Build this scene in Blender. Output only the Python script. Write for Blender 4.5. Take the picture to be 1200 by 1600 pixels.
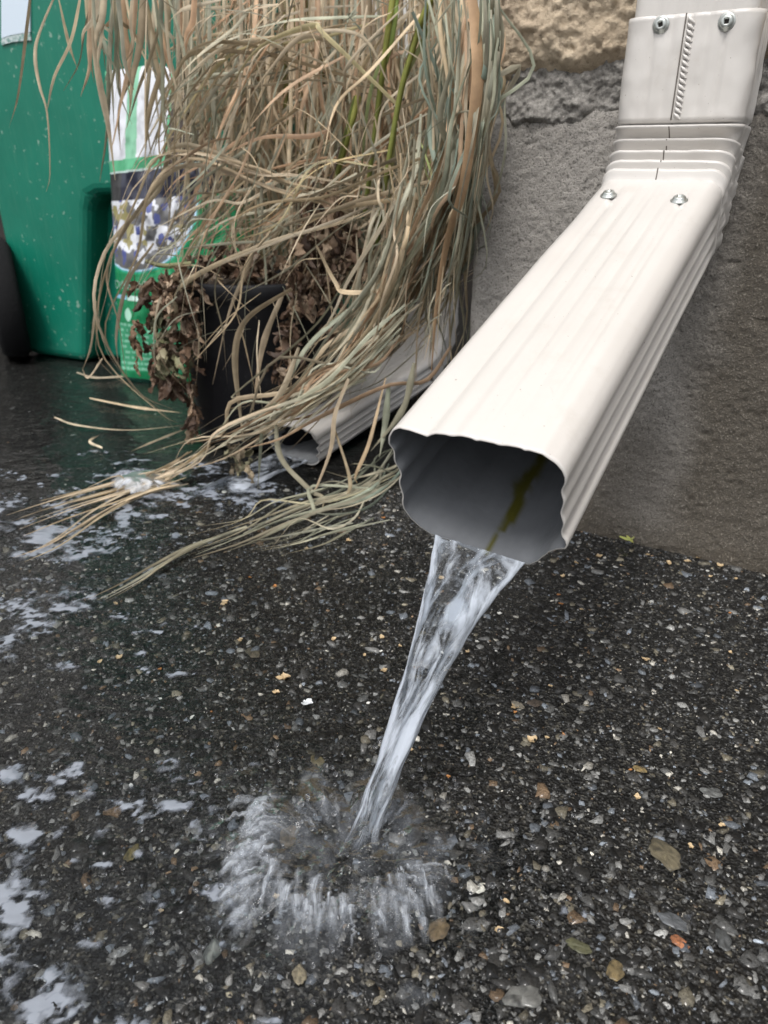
import bpy, bmesh, math, random
import numpy as np
from mathutils import Vector, Matrix

for o in list(bpy.data.objects): bpy.data.objects.remove(o)
scene = bpy.context.scene
COL = scene.collection
RND = random.Random(7)
NP = np.random.default_rng(11)
R = math.radians

# ------------------------------------------------------------------ camera, light, exposure
F_PX, PITCH, CAM_H = 1154.5, R(25.7), 0.416          # photo pixels (1200 x 1600), metres
cam_d = bpy.data.cameras.new('camera'); cam = bpy.data.objects.new('camera', cam_d); COL.objects.link(cam)
cam.location = (0, 0, CAM_H); cam.rotation_euler = (math.pi/2 - PITCH, 0, 0)
cam_d.sensor_fit = 'VERTICAL'; cam_d.sensor_height = 36; cam_d.lens = 36*F_PX/1600
cam_d.clip_start = 0.01; cam_d.clip_end = 500
cam_d.dof.use_dof = True; cam_d.dof.focus_distance = 0.56; cam_d.dof.aperture_fstop = 10.5
scene.camera = cam

SUN_EL, SUN_AZ = R(62), R(205)                         # azimuth measured clockwise from +Y
world = bpy.data.worlds.new('World'); scene.world = world; world.use_nodes = True
wn, wl = world.node_tree.nodes, world.node_tree.links
bg = wn['Background']; sky = wn.new('ShaderNodeTexSky'); sky.sky_type = 'NISHITA'; sky.sun_disc = False
sky.sun_elevation = SUN_EL; sky.sun_rotation = SUN_AZ; sky.dust_density = 4.0; sky.air_density = 1.0
hs = wn.new('ShaderNodeHueSaturation'); hs.inputs['Saturation'].default_value = 0.22   # grey overcast sky
wl.new(sky.outputs[0], hs.inputs['Color']); wl.new(hs.outputs[0], bg.inputs[0]); bg.inputs[1].default_value = 0.14
sun_d = bpy.data.lights.new('sun', 'SUN'); sun_d.energy = 1.0; sun_d.angle = R(14); sun_d.color = (1, .97, .93)
sun = bpy.data.objects.new('sun', sun_d); COL.objects.link(sun)
sdir = Vector((math.sin(SUN_AZ)*math.cos(SUN_EL), math.cos(SUN_AZ)*math.cos(SUN_EL), math.sin(SUN_EL)))
sun.rotation_euler = sdir.to_track_quat('Z', 'Y').to_euler(); sun.location = sdir*20

scene.view_settings.view_transform = 'Standard'; scene.view_settings.look = 'None'
scene.view_settings.exposure = 0.72; scene.view_settings.gamma = 1
scene.render.engine = 'CYCLES'
scene.cycles.use_denoising = True
try: scene.cycles.denoiser = 'OPENIMAGEDENOISE'; scene.cycles.denoising_input_passes = 'RGB_ALBEDO_NORMAL'
except Exception: pass
scene.cycles.max_bounces = 10; scene.cycles.transparent_max_bounces = 24
scene.cycles.caustics_refractive = False; scene.cycles.caustics_reflective = False
scene.cycles.sample_clamp_indirect = 6; scene.cycles.sample_clamp_direct = 10

# ------------------------------------------------------------------ geometry helpers
cp, sp = math.cos(PITCH), math.sin(PITCH)
CAM = np.array([0, 0, CAM_H]); FW = np.array([0, cp, -sp]); UP = np.array([0, sp, cp]); RT = np.array([1., 0, 0])
def ray(px, py): return FW + RT*((px-600)/F_PX) - UP*((py-800)/F_PX)
def on_plane(px, py, P, N):
    r = ray(px, py); return CAM + r*(np.dot(P-CAM, N)/np.dot(r, N))
def on_ground(px, py, z=0.0): return on_plane(px, py, np.array([0, 0, z]), np.array([0, 0, 1.]))
def at_y(px, py, y):
    r = ray(px, py); return CAM + r*(y/r[1])
def norm(v): v = np.asarray(v, float); return v/np.linalg.norm(v)

def _hash(ix, iy, s):
    h = (ix.astype(np.int64)*374761393 + iy.astype(np.int64)*668265263 + int(s)*982451653) & 0xffffffff
    h = ((h ^ (h >> 13))*1274126177) & 0xffffffff
    return ((h ^ (h >> 16)) & 0xffffff)/float(0xffffff)
def noise(x, y, s=0):                                   # smooth value noise, -1..1
    x = np.asarray(x, float); y = np.asarray(y, float)
    ix, iy = np.floor(x), np.floor(y); fx, fy = x-ix, y-iy
    ux, uy = fx*fx*fx*(fx*(fx*6-15)+10), fy*fy*fy*(fy*(fy*6-15)+10)
    a, b, c, d = _hash(ix, iy, s), _hash(ix+1, iy, s), _hash(ix, iy+1, s), _hash(ix+1, iy+1, s)
    return 2*((a*(1-ux)+b*ux)*(1-uy) + (c*(1-ux)+d*ux)*uy) - 1
def fbm(x, y, s=0, o=4, g=.5):
    t, a, f = 0, 1, 1
    for k in range(o): t = t + a*noise(np.asarray(x)*f+17.3*k, np.asarray(y)*f-9.1*k, s+k); a *= g; f *= 2.03
    return t
def smooth(e0, e1, x): t = np.clip((x-e0)/(e1-e0), 0, 1); return t*t*(3-2*t)

def mesh_obj(name, V, F, mat=None, parent=None, col=None, uv=None, smooth_sh=True, mats=None, midx=None, attr=None):
    V = np.asarray(V, np.float32).reshape(-1, 3)
    me = bpy.data.meshes.new(name)
    if isinstance(F, np.ndarray):
        n, k = F.shape
        me.vertices.add(len(V)); me.vertices.foreach_set('co', V.ravel())
        me.loops.add(n*k); me.loops.foreach_set('vertex_index', F.astype(np.int32).ravel())
        me.polygons.add(n); me.polygons.foreach_set('loop_start', np.arange(0, n*k, k, dtype=np.int32))
        me.update(calc_edges=True); me.validate()
    else:
        me.from_pydata([tuple(map(float, v)) for v in V], [], [tuple(int(i) for i in f) for f in F]); me.update()
    if smooth_sh: me.polygons.foreach_set('use_smooth', np.ones(len(me.polygons), bool))
    for m in (mats or ([mat] if mat else [])): me.materials.append(m)
    if midx is not None: me.polygons.foreach_set('material_index', np.asarray(midx, np.int32))
    if col is not None:
        c = np.asarray(col, np.float32)
        if c.shape[1] == 3: c = np.hstack([c, np.ones((len(c), 1), np.float32)])
        a = me.color_attributes.new('Col', 'FLOAT_COLOR', 'POINT'); a.data.foreach_set('color', c.ravel())
    if attr is not None:
        for k, v in attr.items():
            a = me.attributes.new(k, 'FLOAT', 'POINT'); a.data.foreach_set('value', np.asarray(v, np.float32))
    if uv is not None:
        u = me.uv_layers.new(name='UV'); uv = np.asarray(uv, np.float32)
        li = np.empty(len(me.loops), np.int32); me.loops.foreach_get('vertex_index', li)
        u.data.foreach_set('uv', uv[li].ravel())
    o = bpy.data.objects.new(name, me); COL.objects.link(o)
    if parent: o.parent = parent; o.matrix_parent_inverse = parent.matrix_basis.inverted()
    return o
def grid_faces(nr, nc, wrap=False):
    i, j = np.meshgrid(np.arange(nr-1), np.arange(nc if wrap else nc-1), indexing='ij')
    j2 = (j+1) % nc
    return np.stack([i*nc+j, i*nc+j2, (i+1)*nc+j2, (i+1)*nc+j], -1).reshape(-1, 4)
def thing(name, label, cat, loc=(0, 0, 0), group=None):
    o = bpy.data.objects.new(name, None); COL.objects.link(o); o.empty_display_size = .05; o.location = tuple(map(float, loc))
    return tag(o, label, cat, group)
def tag(o, label=None, cat=None, group=None, kind=None):
    if label: o['label'] = label
    if cat: o['category'] = cat
    if group: o['group'] = group
    if kind: o['kind'] = kind
    return o
def bevel(o, w, seg=3):
    m = o.modifiers.new('bevel', 'BEVEL'); m.width = w; m.segments = seg; m.limit_method = 'ANGLE'; return o
class MB:                                               # collects ribbons, tubes and patches into one mesh
    def __init__(s): s.v = []; s.f = []; s.c = []; s.n = 0
    def add(s, V, F, C):
        V = np.asarray(V, float); s.v.append(V); s.f.append(np.asarray(F)+s.n); s.n += len(V)
        C = np.asarray(C, float); s.c.append(C if C.ndim == 2 else np.tile(C, (len(V), 1)))
    def build(s, name, mat, parent=None, **k):
        return mesh_obj(name, np.vstack(s.v), np.vstack(s.f), mat, parent, col=np.vstack(s.c), **k)
def tube_arrays(P, rad, n=6):
    P = np.asarray(P, float); rad = np.broadcast_to(rad, (len(P),))
    T = np.gradient(P, axis=0); T /= np.linalg.norm(T, axis=1)[:, None]+1e-9
    ref = np.array([0, 0, 1.]) if abs(T[0][2]) < .9 else np.array([1., 0, 0])
    A = np.cross(T, ref); A /= np.linalg.norm(A, axis=1)[:, None]+1e-9; B = np.cross(T, A)
    th = np.linspace(0, 2*np.pi, n, endpoint=False)
    V = P[:, None] + rad[:, None, None]*(A[:, None]*np.cos(th)[None, :, None] + B[:, None]*np.sin(th)[None, :, None])
    return V.reshape(-1, 3), grid_faces(len(P), n, True)
def spline(P, n):                                       # Catmull-Rom through control points
    P = np.asarray(P, float); Q = np.vstack([2*P[0]-P[1], P, 2*P[-1]-P[-2]])
    t = np.linspace(0, len(P)-1, n); k = np.minimum(t.astype(int), len(P)-2); f = (t-k)[:, None]
    a, b, c, d = Q[k], Q[k+1], Q[k+2], Q[k+3]
    return .5*(2*b + (c-a)*f + (2*a-5*b+4*c-d)*f**2 + (3*b-a-3*c+d)*f**3)

# ------------------------------------------------------------------ material helpers
def new_mat(name):
    m = bpy.data.materials.new(name); m.use_nodes = True
    nt = m.node_tree; return m, nt.nodes, nt.links, nt.nodes['Principled BSDF']
def setp(b, **k):
    for n, v in k.items():
        n = n.replace('_', ' ')
        b.inputs[n].default_value = (*v, 1) if isinstance(v, tuple) and len(v) == 3 else v
def tex(N, L, scale, detail=4, rough=.55, coord='Object', vec=None, kind='Noise', stretch=None):
    if vec is None:
        tc = N.new('ShaderNodeTexCoord'); vec = tc.outputs[coord]
    if stretch:
        mp = N.new('ShaderNodeMapping'); mp.inputs['Scale'].default_value = stretch; L.new(vec, mp.inputs[0]); vec = mp.outputs[0]
    if kind == 'Noise':
        t = N.new('ShaderNodeTexNoise'); t.inputs['Detail'].default_value = detail; t.inputs['Roughness'].default_value = rough
    else:
        t = N.new('ShaderNodeTexVoronoi')
    t.inputs['Scale'].default_value = scale; L.new(vec, t.inputs['Vector']); return t
def ramp(N, L, src, stops):
    r = N.new('ShaderNodeValToRGB'); e = r.color_ramp.elements
    while len(e) > 1: e.remove(e[-1])
    for i, (p, c) in enumerate(stops):
        c = (c, c, c) if not isinstance(c, tuple) else c
        k = e[0] if i == 0 else e.new(p)
        k.position = p; k.color = (*c, 1)
    L.new(src, r.inputs[0]); return r
def mixc(N, L, fac, a, b, mode='MIX'):
    m = N.new('ShaderNodeMix'); m.data_type = 'RGBA'; m.blend_type = mode
    for s, v in ((0, fac), (6, a), (7, b)):
        if hasattr(v, 'is_linked') or hasattr(v, 'links'): L.new(v, m.inputs[s])
        else: m.inputs[s].default_value = v if s == 0 else (*v, 1)
    return m.outputs[2]
def bump(N, L, b, h, strength, dist, prev=None):
    n = N.new('ShaderNodeBump'); n.inputs['Strength'].default_value = strength; n.inputs['Distance'].default_value = dist
    L.new(h, n.inputs['Height'])
    if prev: L.new(prev, n.inputs['Normal'])
    if b: L.new(n.outputs[0], b.inputs['Normal'])
    return n.outputs[0]
def attr_col(N, name='Col'):
    a = N.new('ShaderNodeAttribute'); a.attribute_name = name; return a
def simple(name, c, rough=.6, metal=0., **k):
    m, N, L, b = new_mat(name); setp(b, Base_Color=c, Roughness=rough, Metallic=metal, **k); return m

def mat_vcol(name, rough=.6, spec=.5, bump_scale=None, bump_d=.001, stretch=None, translucent=0., coat=0., var=0.):
    m, N, L, b = new_mat(name); a = attr_col(N); c = a.outputs['Color']
    if var:
        t = tex(N, L, 60, 4); c = mixc(N, L, 1.0, c, ramp(N, L, t.outputs[0], [(.3, 1-var), (.7, 1+var*.4)]).outputs[0], 'MULTIPLY')
    L.new(c, b.inputs['Base Color']); setp(b, Roughness=rough, Specular_IOR_Level=spec, Coat_Weight=coat, Coat_Roughness=.1)
    if bump_scale: t = tex(N, L, bump_scale, 4, stretch=stretch); bump(N, L, b, t.outputs[0], .6, bump_d)
    if translucent:
        tr = N.new('ShaderNodeBsdfTranslucent'); L.new(c, tr.inputs[0]); mx = N.new('ShaderNodeMixShader'); mx.inputs[0].default_value = translucent
        L.new(b.outputs[0], mx.inputs[1]); L.new(tr.outputs[0], mx.inputs[2]); L.new(mx.outputs[0], N['Material Output'].inputs[0])
    return m

# painted aluminium downspout
def mat_paint():
    m, N, L, b = new_mat('cream_painted_metal')
    t = tex(N, L, 9, 5); s = tex(N, L, 420, 2)
    base = mixc(N, L, ramp(N, L, t.outputs[0], [(.35, 0.), (.75, 1.)]).outputs[0], (.565, .54, .51), (.52, .495, .465))
    sp_ = ramp(N, L, s.outputs[0], [(.235, 1.), (.26, 0.)])
    base = mixc(N, L, sp_.outputs[0], base, (.18, .14, .11))
    g2 = tex(N, L, 26, 6, .7); base = mixc(N, L, ramp(N, L, g2.outputs[0], [(.56, 0.), (.74, .30)]).outputs[0], base, (.40, .36, .31))
    sc = tex(N, L, 60, 3, .6, stretch=(9, .5, 1.2)); base = mixc(N, L, ramp(N, L, sc.outputs[0], [(.25, .35), (.30, 0.)]).outputs[0], base, (.44, .41, .38))
    L.new(base, b.inputs['Base Color'])
    L.new(ramp(N, L, t.outputs[0], [(.3, .30), (.8, .45)]).outputs[0], b.inputs['Roughness'])
    t2 = tex(N, L, 28, 2); n = bump(N, L, None, t2.outputs[0], .25, .0015)
    t3 = tex(N, L, 700, 2); bump(N, L, b, t3.outputs[0], .12, .0003, n)
    setp(b, Coat_Weight=.15, Coat_Roughness=.15)
    return m
M_PAINT = mat_paint()
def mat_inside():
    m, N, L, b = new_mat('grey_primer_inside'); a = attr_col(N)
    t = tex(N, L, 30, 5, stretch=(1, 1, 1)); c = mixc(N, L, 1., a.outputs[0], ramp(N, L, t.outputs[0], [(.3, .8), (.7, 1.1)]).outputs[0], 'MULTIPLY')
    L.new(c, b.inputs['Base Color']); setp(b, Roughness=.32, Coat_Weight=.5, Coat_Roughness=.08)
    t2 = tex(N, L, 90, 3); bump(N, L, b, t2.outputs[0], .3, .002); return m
M_INSIDE = mat_inside()
M_ZINC = None
def mat_zinc():
    m, N, L, b = new_mat('zinc_screw'); t = tex(N, L, 300, 3)
    L.new(ramp(N, L, t.outputs[0], [(.3, (.36, .38, .36)), (.7, (.56, .58, .55))]).outputs[0], b.inputs['Base Color'])
    setp(b, Metallic=.85, Roughness=.35); return m
M_ZINC = mat_zinc()
M_DARK = simple('dark_gap', (.06, .052, .046), .7)

def mat_stone():
    m, N, L, b = new_mat('tan_split_stone')
    t = tex(N, L, 14, 6, .65); t2 = tex(N, L, 150, 5, .75); t3 = tex(N, L, 420, 3)
    c = ramp(N, L, t.outputs[0], [(.28, (.42, .335, .245)), (.5, (.56, .455, .33)), (.72, (.63, .53, .40))]).outputs[0]
    c = mixc(N, L, ramp(N, L, t2.outputs[0], [(.34, .6), (.47, 0.)]).outputs[0], c, (.22, .165, .12))
    c = mixc(N, L, ramp(N, L, t2.outputs[0], [(.6, 0.), (.75, .5)]).outputs[0], c, (.56, .48, .37))
    L.new(c, b.inputs['Base Color']); setp(b, Roughness=.85, Specular_IOR_Level=.3)
    n = bump(N, L, None, t2.outputs[0], .8, .006); bump(N, L, b, t3.outputs[0], .5, .0015, n); return m
def mat_parge():
    m, N, L, b = new_mat('grey_cement_parging')
    t = tex(N, L, 7, 4); t2 = tex(N, L, 460, 4, .7); t3 = tex(N, L, 70, 3)
    c = ramp(N, L, t.outputs[0], [(.3, (.31, .292, .268)), (.7, (.41, .385, .355))]).outputs[0]
    g = N.new('ShaderNodeNewGeometry'); sx = N.new('ShaderNodeSeparateXYZ'); L.new(g.outputs['Position'], sx.inputs[0])
    ad = N.new('ShaderNodeMath'); ad.operation = 'MULTIPLY_ADD'; L.new(t.outputs[0], ad.inputs[0]); ad.inputs[1].default_value = .18; L.new(sx.outputs[2], ad.inputs[2])
    dt = N.new('ShaderNodeVectorMath'); dt.operation = 'DOT_PRODUCT'; L.new(g.outputs['Position'], dt.inputs[0]); dt.inputs[1].default_value = (math.cos(.5339), -math.sin(.5339), 0)
    s2 = N.new('ShaderNodeMath'); s2.operation = 'MULTIPLY_ADD'; L.new(t.outputs[0], s2.inputs[0]); s2.inputs[1].default_value = .10; of = N.new('ShaderNodeMath'); of.inputs[1].default_value = .15; L.new(dt.outputs['Value'], of.inputs[0]); L.new(of.outputs[0], s2.inputs[2])
    side = ramp(N, L, s2.outputs[0], [(.03, 0.), (.07, .25), (.115, .95)])           # rain-soaked right of the spout
    w0 = ramp(N, L, ad.outputs[0], [(.10, 1.), (.26, .30), (.36, 0.)])            # soaked, stained foot of the wall
    wet = N.new('ShaderNodeMath'); wet.operation = 'MAXIMUM'; L.new(w0.outputs[0], wet.inputs[0]); L.new(side.outputs[0], wet.inputs[1])
    c = mixc(N, L, wet.outputs[0], c, (.080, .066, .048))
    c = mixc(N, L, ramp(N, L, t2.outputs[0], [(.34, .85), (.47, 0.)]).outputs[0], c, (.05, .045, .038))
    c = mixc(N, L, ramp(N, L, t2.outputs[0], [(.57, 0.), (.67, .65)]).outputs[0], c, (.40, .365, .31))
    L.new(c, b.inputs['Base Color']); L.new(ramp(N, L, wet.outputs[0], [(0., .85), (1., .36)]).outputs[0], b.inputs['Roughness'])
    n = bump(N, L, None, t3.outputs[0], .25, .002); bump(N, L, b, t2.outputs[0], 1., .0028, n); return m
def mat_mortar():
    m, N, L, b = new_mat('dark_gritty_mortar'); t2 = tex(N, L, 210, 4, .7); t = tex(N, L, 40, 3)
    c = ramp(N, L, t2.outputs[0], [(.3, (.085, .08, .074)), (.5, (.22, .208, .19)), (.72, (.36, .345, .32))]).outputs[0]
    L.new(c, b.inputs['Base Color']); setp(b, Roughness=.8); n = bump(N, L, None, t.outputs[0], .6, .004); bump(N, L, b, t2.outputs[0], .8, .003, n); return m

def mat_asphalt():
    m, N, L, b = new_mat('wet_asphalt')
    v = tex(N, L, 420, kind='Voronoi'); t = tex(N, L, 900, 3, .7); t2 = tex(N, L, 5, 4)
    sepr = N.new('ShaderNodeSeparateColor'); L.new(v.outputs['Color'], sepr.inputs[0])
    c = ramp(N, L, sepr.outputs[0], [(0., (.006, .006, .006)), (.6, (.013, .0125, .0115)), (.82, (.04, .04, .037)), (.95, (.085, .08, .068))]).outputs[0]
    c = mixc(N, L, 1., c, ramp(N, L, t.outputs[0], [(.3, .4), (.7, 1.5)]).outputs[0], 'MULTIPLY')
    L.new(c, b.inputs['Base Color'])
    setp(b, Roughness=.5, Coat_Weight=.55, Coat_Roughness=.04, Coat_IOR=1.38, Specular_IOR_Level=.25)
    n = bump(N, L, None, v.outputs['Distance'], 1., .0026); bump(N, L, b, t.outputs[0], .6, .001, n)
    return m
def mat_chip():
    m, N, L, b = new_mat('wet_stone_chips'); a = attr_col(N); t = tex(N, L, 500, 4, .7)
    c = mixc(N, L, 1., a.outputs[0], ramp(N, L, t.outputs[0], [(.3, .55), (.7, 1.35)]).outputs[0], 'MULTIPLY')
    L.new(c, b.inputs['Base Color']); setp(b, Roughness=.55, Coat_Weight=.6, Coat_Roughness=.04, Coat_IOR=1.42, Specular_IOR_Level=.25)
    bump(N, L, b, t.outputs[0], 1., .0028); return m
def mat_puddle():
    m, N, L, b = new_mat('thin_rain_water'); N.remove(b)
    t = tex(N, L, 55, 3, .5, stretch=(1, 1.6, 1)); t2 = tex(N, L, 16, 2)
    n = bump(N, L, None, t2.outputs[0], .7, .006); n = bump(N, L, None, t.outputs[0], .6, .003, n)
    fr = N.new('ShaderNodeFresnel'); fr.inputs[0].default_value = 1.33; L.new(n, fr.inputs[1])
    tr = N.new('ShaderNodeBsdfTransparent'); tr.inputs[0].default_value = (.9, .92, .93, 1)
    gl = N.new('ShaderNodeBsdfGlossy'); gl.inputs['Roughness'].default_value = .04; L.new(n, gl.inputs['Normal'])
    mx = N.new('ShaderNodeMixShader'); L.new(fr.outputs[0], mx.inputs[0]); L.new(tr.outputs[0], mx.inputs[1]); L.new(gl.outputs[0], mx.inputs[2])
    L.new(mx.outputs[0], N['Material Output'].inputs[0]); return m
def mat_aerated(name, color=(.72, .77, .84), gloss=.05, streak=None, lo=.35, hi=.7, amax=1., bscale=150, bd=.001, tint=(.93, .95, .97)):
    """Water carrying air: clear with a Fresnel sheen where 'air' is low, milky where it is high."""
    m, N, L, b = new_mat(name); N.remove(b)
    air = N.new('ShaderNodeAttribute'); air.attribute_name = 'air'; f = air.outputs['Fac']
    uvn = N.new('ShaderNodeUVMap'); uvn.uv_map = 'UV'
    if streak:
        t = tex(N, L, 1., 5, .6, vec=uvn.outputs[0], stretch=streak)
        ml = N.new('ShaderNodeMath'); ml.operation = 'ADD'; L.new(t.outputs[0], ml.inputs[0]); L.new(f, ml.inputs[1])
        sb = N.new('ShaderNodeMath'); sb.operation = 'SUBTRACT'; L.new(ml.outputs[0], sb.inputs[0]); sb.inputs[1].default_value = .5; f = sb.outputs[0]; hb = t.outputs[0]
    else:
        t = tex(N, L, bscale, 3); hb = t.outputs[0]
    mk = ramp(N, L, f, [(lo, 0.), (hi, amax)]).outputs[0]
    n = bump(N, L, None, hb, .5, bd)
    tr = N.new('ShaderNodeBsdfTransparent'); tr.inputs[0].default_value = (*tint, 1)
    gl = N.new('ShaderNodeBsdfGlossy'); gl.inputs['Roughness'].default_value = gloss; L.new(n, gl.inputs['Normal'])
    fr = N.new('ShaderNodeFresnel'); fr.inputs[0].default_value = 1.33; L.new(n, fr.inputs[1])
    df = N.new('ShaderNodeBsdfDiffuse'); df.inputs[0].default_value = (*color, 1); L.new(n, df.inputs['Normal'])
    tl = N.new('ShaderNodeBsdfTranslucent'); tl.inputs[0].default_value = (*color, 1)
    m0 = N.new('ShaderNodeMixShader'); m0.inputs[0].default_value = .35; L.new(df.outputs[0], m0.inputs[1]); L.new(tl.outputs[0], m0.inputs[2])
    m1 = N.new('ShaderNodeMixShader'); L.new(mk, m1.inputs[0]); L.new(tr.outputs[0], m1.inputs[1]); L.new(m0.outputs[0], m1.inputs[2])
    m2 = N.new('ShaderNodeMixShader'); L.new(fr.outputs[0], m2.inputs[0]); L.new(m1.outputs[0], m2.inputs[1]); L.new(gl.outputs[0], m2.inputs[2])
    # feather: 'cover' 0 lets the thinnest edge of the film vanish
    cv = N.new('ShaderNodeAttribute'); cv.attribute_name = 'cover'
    t0 = N.new('ShaderNodeBsdfTransparent'); m3 = N.new('ShaderNodeMixShader')
    L.new(cv.outputs['Fac'], m3.inputs[0]); L.new(t0.outputs[0], m3.inputs[1]); L.new(m2.outputs[0], m3.inputs[2])
    L.new(m3.outputs[0], N['Material Output'].inputs[0]); return m

# ------------------------------------------------------------------ downspout frame (fitted to the photograph)
YAW = .5339; U = np.array([math.cos(YAW), -math.sin(YAW), 0]); NW = np.array([-math.sin(YAW), -math.cos(YAW), 0]); Z = np.array([0, 0, 1.])
P0 = np.array([.2528, .7231, .4076]); SL = .323; LEN = .42; PW, PT = .1034, .0707
D = NW*math.cos(SL) - Z*math.sin(SL); MM = NW*math.sin(SL) + Z*math.cos(SL)
WALL_P = P0 - NW*(PT+.006)

# ------------------------------------------------------------------ ground
def low(x, y): return -.0035*smooth(.02, -.22, x + .10*noise(y*5, x*4, 3)) + .0012*fbm(x*9, y*9, 5, 3)
def ground_z(x, y): return low(x, y) + .0007*fbm(x*140, y*140, 21, 2)
def graded(a, b, step, far):
    m = np.arange(a, b+1e-6, step); g = []; s, p = step, b
    while p < far: s *= 1.35; p += s; g.append(p)
    h = []; s, p = step, a
    while p > -far: s *= 1.35; p -= s; h.append(p)
    return np.array(h[::-1]+list(m)+g)
gx, gy = graded(-.9, .75, .005, 60), graded(.12, 1.5, .005, 60)
GX, GY = np.meshgrid(gx, gy)
near = smooth(4, 1, np.hypot(GX, GY-.6))
GZ = ground_z(GX, GY)*near
mesh_obj('asphalt_driveway', np.stack([GX, GY, GZ], -1).reshape(-1, 3), grid_faces(*GX.shape), mat_asphalt())
tag(bpy.data.objects['asphalt_driveway'], 'dark wet asphalt driveway with exposed stone chips', kind='structure')

# embedded aggregate: many small faceted chips
def visible_ground(n, y0=.14, y1=1.9):
    px = NP.uniform(-30, 1230, n); py = NP.uniform(455, 1640, n)
    out = []
    for a, b in zip(px, py): out.append(on_ground(a, b))
    return np.array(out)
def chips(n_near=52000, n_screen=12000):
    x = NP.uniform(-.46, .44, n_near); y = NP.uniform(.17, .95, n_near)
    keep = np.abs(x) < (.30+.62*y); x, y = x[keep], y[keep]
    g = visible_ground(n_screen); g = g[g[:, 1] < 2.0]
    x = np.r_[x, g[:, 0]]; y = np.r_[y, g[:, 1]]; n = len(x)
    r = .0008*np.exp(NP.normal(.34, .68, n)); r[len(x)-len(g):] *= 1.25
    big = NP.random(n) < .02; r[big] *= 2.1
    r = np.clip(r, .0005, .007)
    k = 6; th = np.linspace(0, 2*np.pi, k, endpoint=False)[None] + NP.uniform(0, 6.3, (n, 1)) + NP.normal(0, .28, (n, k))
    rad = r[:, None]*NP.uniform(.5, 1.4, (n, k)); el = NP.uniform(.35, 1., (n, 1)); ori = NP.uniform(0, np.pi, (n, 1))
    a, b = rad*np.cos(th), rad*np.sin(th)*el
    lx, ly = a*np.cos(ori)-b*np.sin(ori), a*np.sin(ori)+b*np.cos(ori)
    z0 = ground_z(x, y)[:, None]
    top = r[:, None]*NP.uniform(.02, .26, (n, 1)) + .0004
    tx, ty = NP.normal(0, .11, (n, 1)), NP.normal(0, .11, (n, 1))        # facet tilt
    base = np.stack([x[:, None]+lx, y[:, None]+ly, np.broadcast_to(z0-.001, lx.shape)], -1)
    s = NP.uniform(.78, .96, (n, k))
    tz = z0+top+(lx*tx+ly*ty)*s + r[:, None]*NP.normal(0, .05, (n, k))
    topv = np.stack([x[:, None]+lx*s, y[:, None]+ly*s, tz], -1)
    cen = np.stack([x, y, (z0+top*1.12)[:, 0]], -1)[:, None]
    V = np.concatenate([base, topv, cen], 1); nv = 2*k+1
    o = (np.arange(n)*nv)[:, None]; F = []
    for i in range(k):
        j = (i+1) % k
        F.append(np.concatenate([o+i, o+j, o+k+j], 1)); F.append(np.concatenate([o+i, o+k+j, o+k+i], 1)); F.append(np.concatenate([o+k+i, o+k+j, o+2*k], 1))
    F = np.vstack(F)
    pal = np.array([(.006, .006, .0055), (.014, .0135, .0125), (.034, .033, .031), (.080, .080, .077), (.22, .22, .212), (.15, .135, .10), (.17, .115, .07), (.17, .19, .215), (.46, .44, .39)])
    pr = np.array([.24, .18, .17, .15, .12, .055, .025, .06, .025])
    c = pal[NP.choice(len(pal), n, p=pr/pr.sum())]*np.exp(NP.normal(0, .32, (n, 1)))
    return mesh_obj('asphalt_stone_chips', V.reshape(-1, 3), F, mat_chip(), col=np.repeat(c, nv, 0), smooth_sh=False)
tag(chips(), 'small wet stone chips bedded all over the asphalt', 'stone chips', kind='stuff')

# shallow rain water standing on the left
def puddle():
    x = np.arange(-.95, .12, .008); y = np.arange(.12, 1.9, .008); X, Y = np.meshgrid(x, y)
    Zw = np.full(X.shape, .0003) + .0005*fbm(X*26, Y*34, 40, 3)
    return mesh_obj('rain_water', np.stack([X, Y, Zw], -1).reshape(-1, 3), grid_faces(*X.shape), mat_puddle())
tag(puddle(), 'thin sheet of rain water running over the left of the asphalt', kind='structure')

# ------------------------------------------------------------------ stone wall
def wall_pt(s, z, off): return WALL_P*np.array([1, 1, 0]) + np.multiply.outer(s, U) + np.multiply.outer(z, Z) + np.multiply.outer(off, NW)
def wall_sz(px, py):
    p = on_plane(px, py, WALL_P, NW); return float(np.dot(p-WALL_P, U)), float(p[2])
S_L = wall_sz(722, 500)[0]
Z_ST = wall_sz(870, 128)[1]; Z_PG = wall_sz(870, 166)[1]
wall = thing('stone_wall', 'tan stone wall with grey cement foot behind the front downspout', 'wall', wall_pt(np.array(0.), np.array(0.), np.array(0.)))
def wall_face(name, s0, s1, z0, z1, step, off_fn, mat, corner=.02):
    s = np.arange(s0, s1, step); z = np.linspace(z0, z1, max(2, int((z1-z0)/step)+1))
    back = np.array([-.25, -.12, -.05, -.02])                      # the return face behind the left corner
    S, Zz = np.meshgrid(s, z)
    off = off_fn(S, Zz)
    e = np.clip((S-s0)/corner, 0, 1); off = off - corner*(1-np.sqrt(1-(1-e)**2))
    V = wall_pt(S, Zz, off)
    Sb, Zb = np.meshgrid(back, z)
    Vb = wall_pt(np.full(Sb.shape, s0)+.003*fbm(Sb*60, Zb*60, 9, 3), Zb, Sb-corner)
    V = np.concatenate([Vb, V], 1); nr, nc = V.shape[:2]
    return mesh_obj(name, V.reshape(-1, 3), grid_faces(nr, nc), mat, wall)
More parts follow.
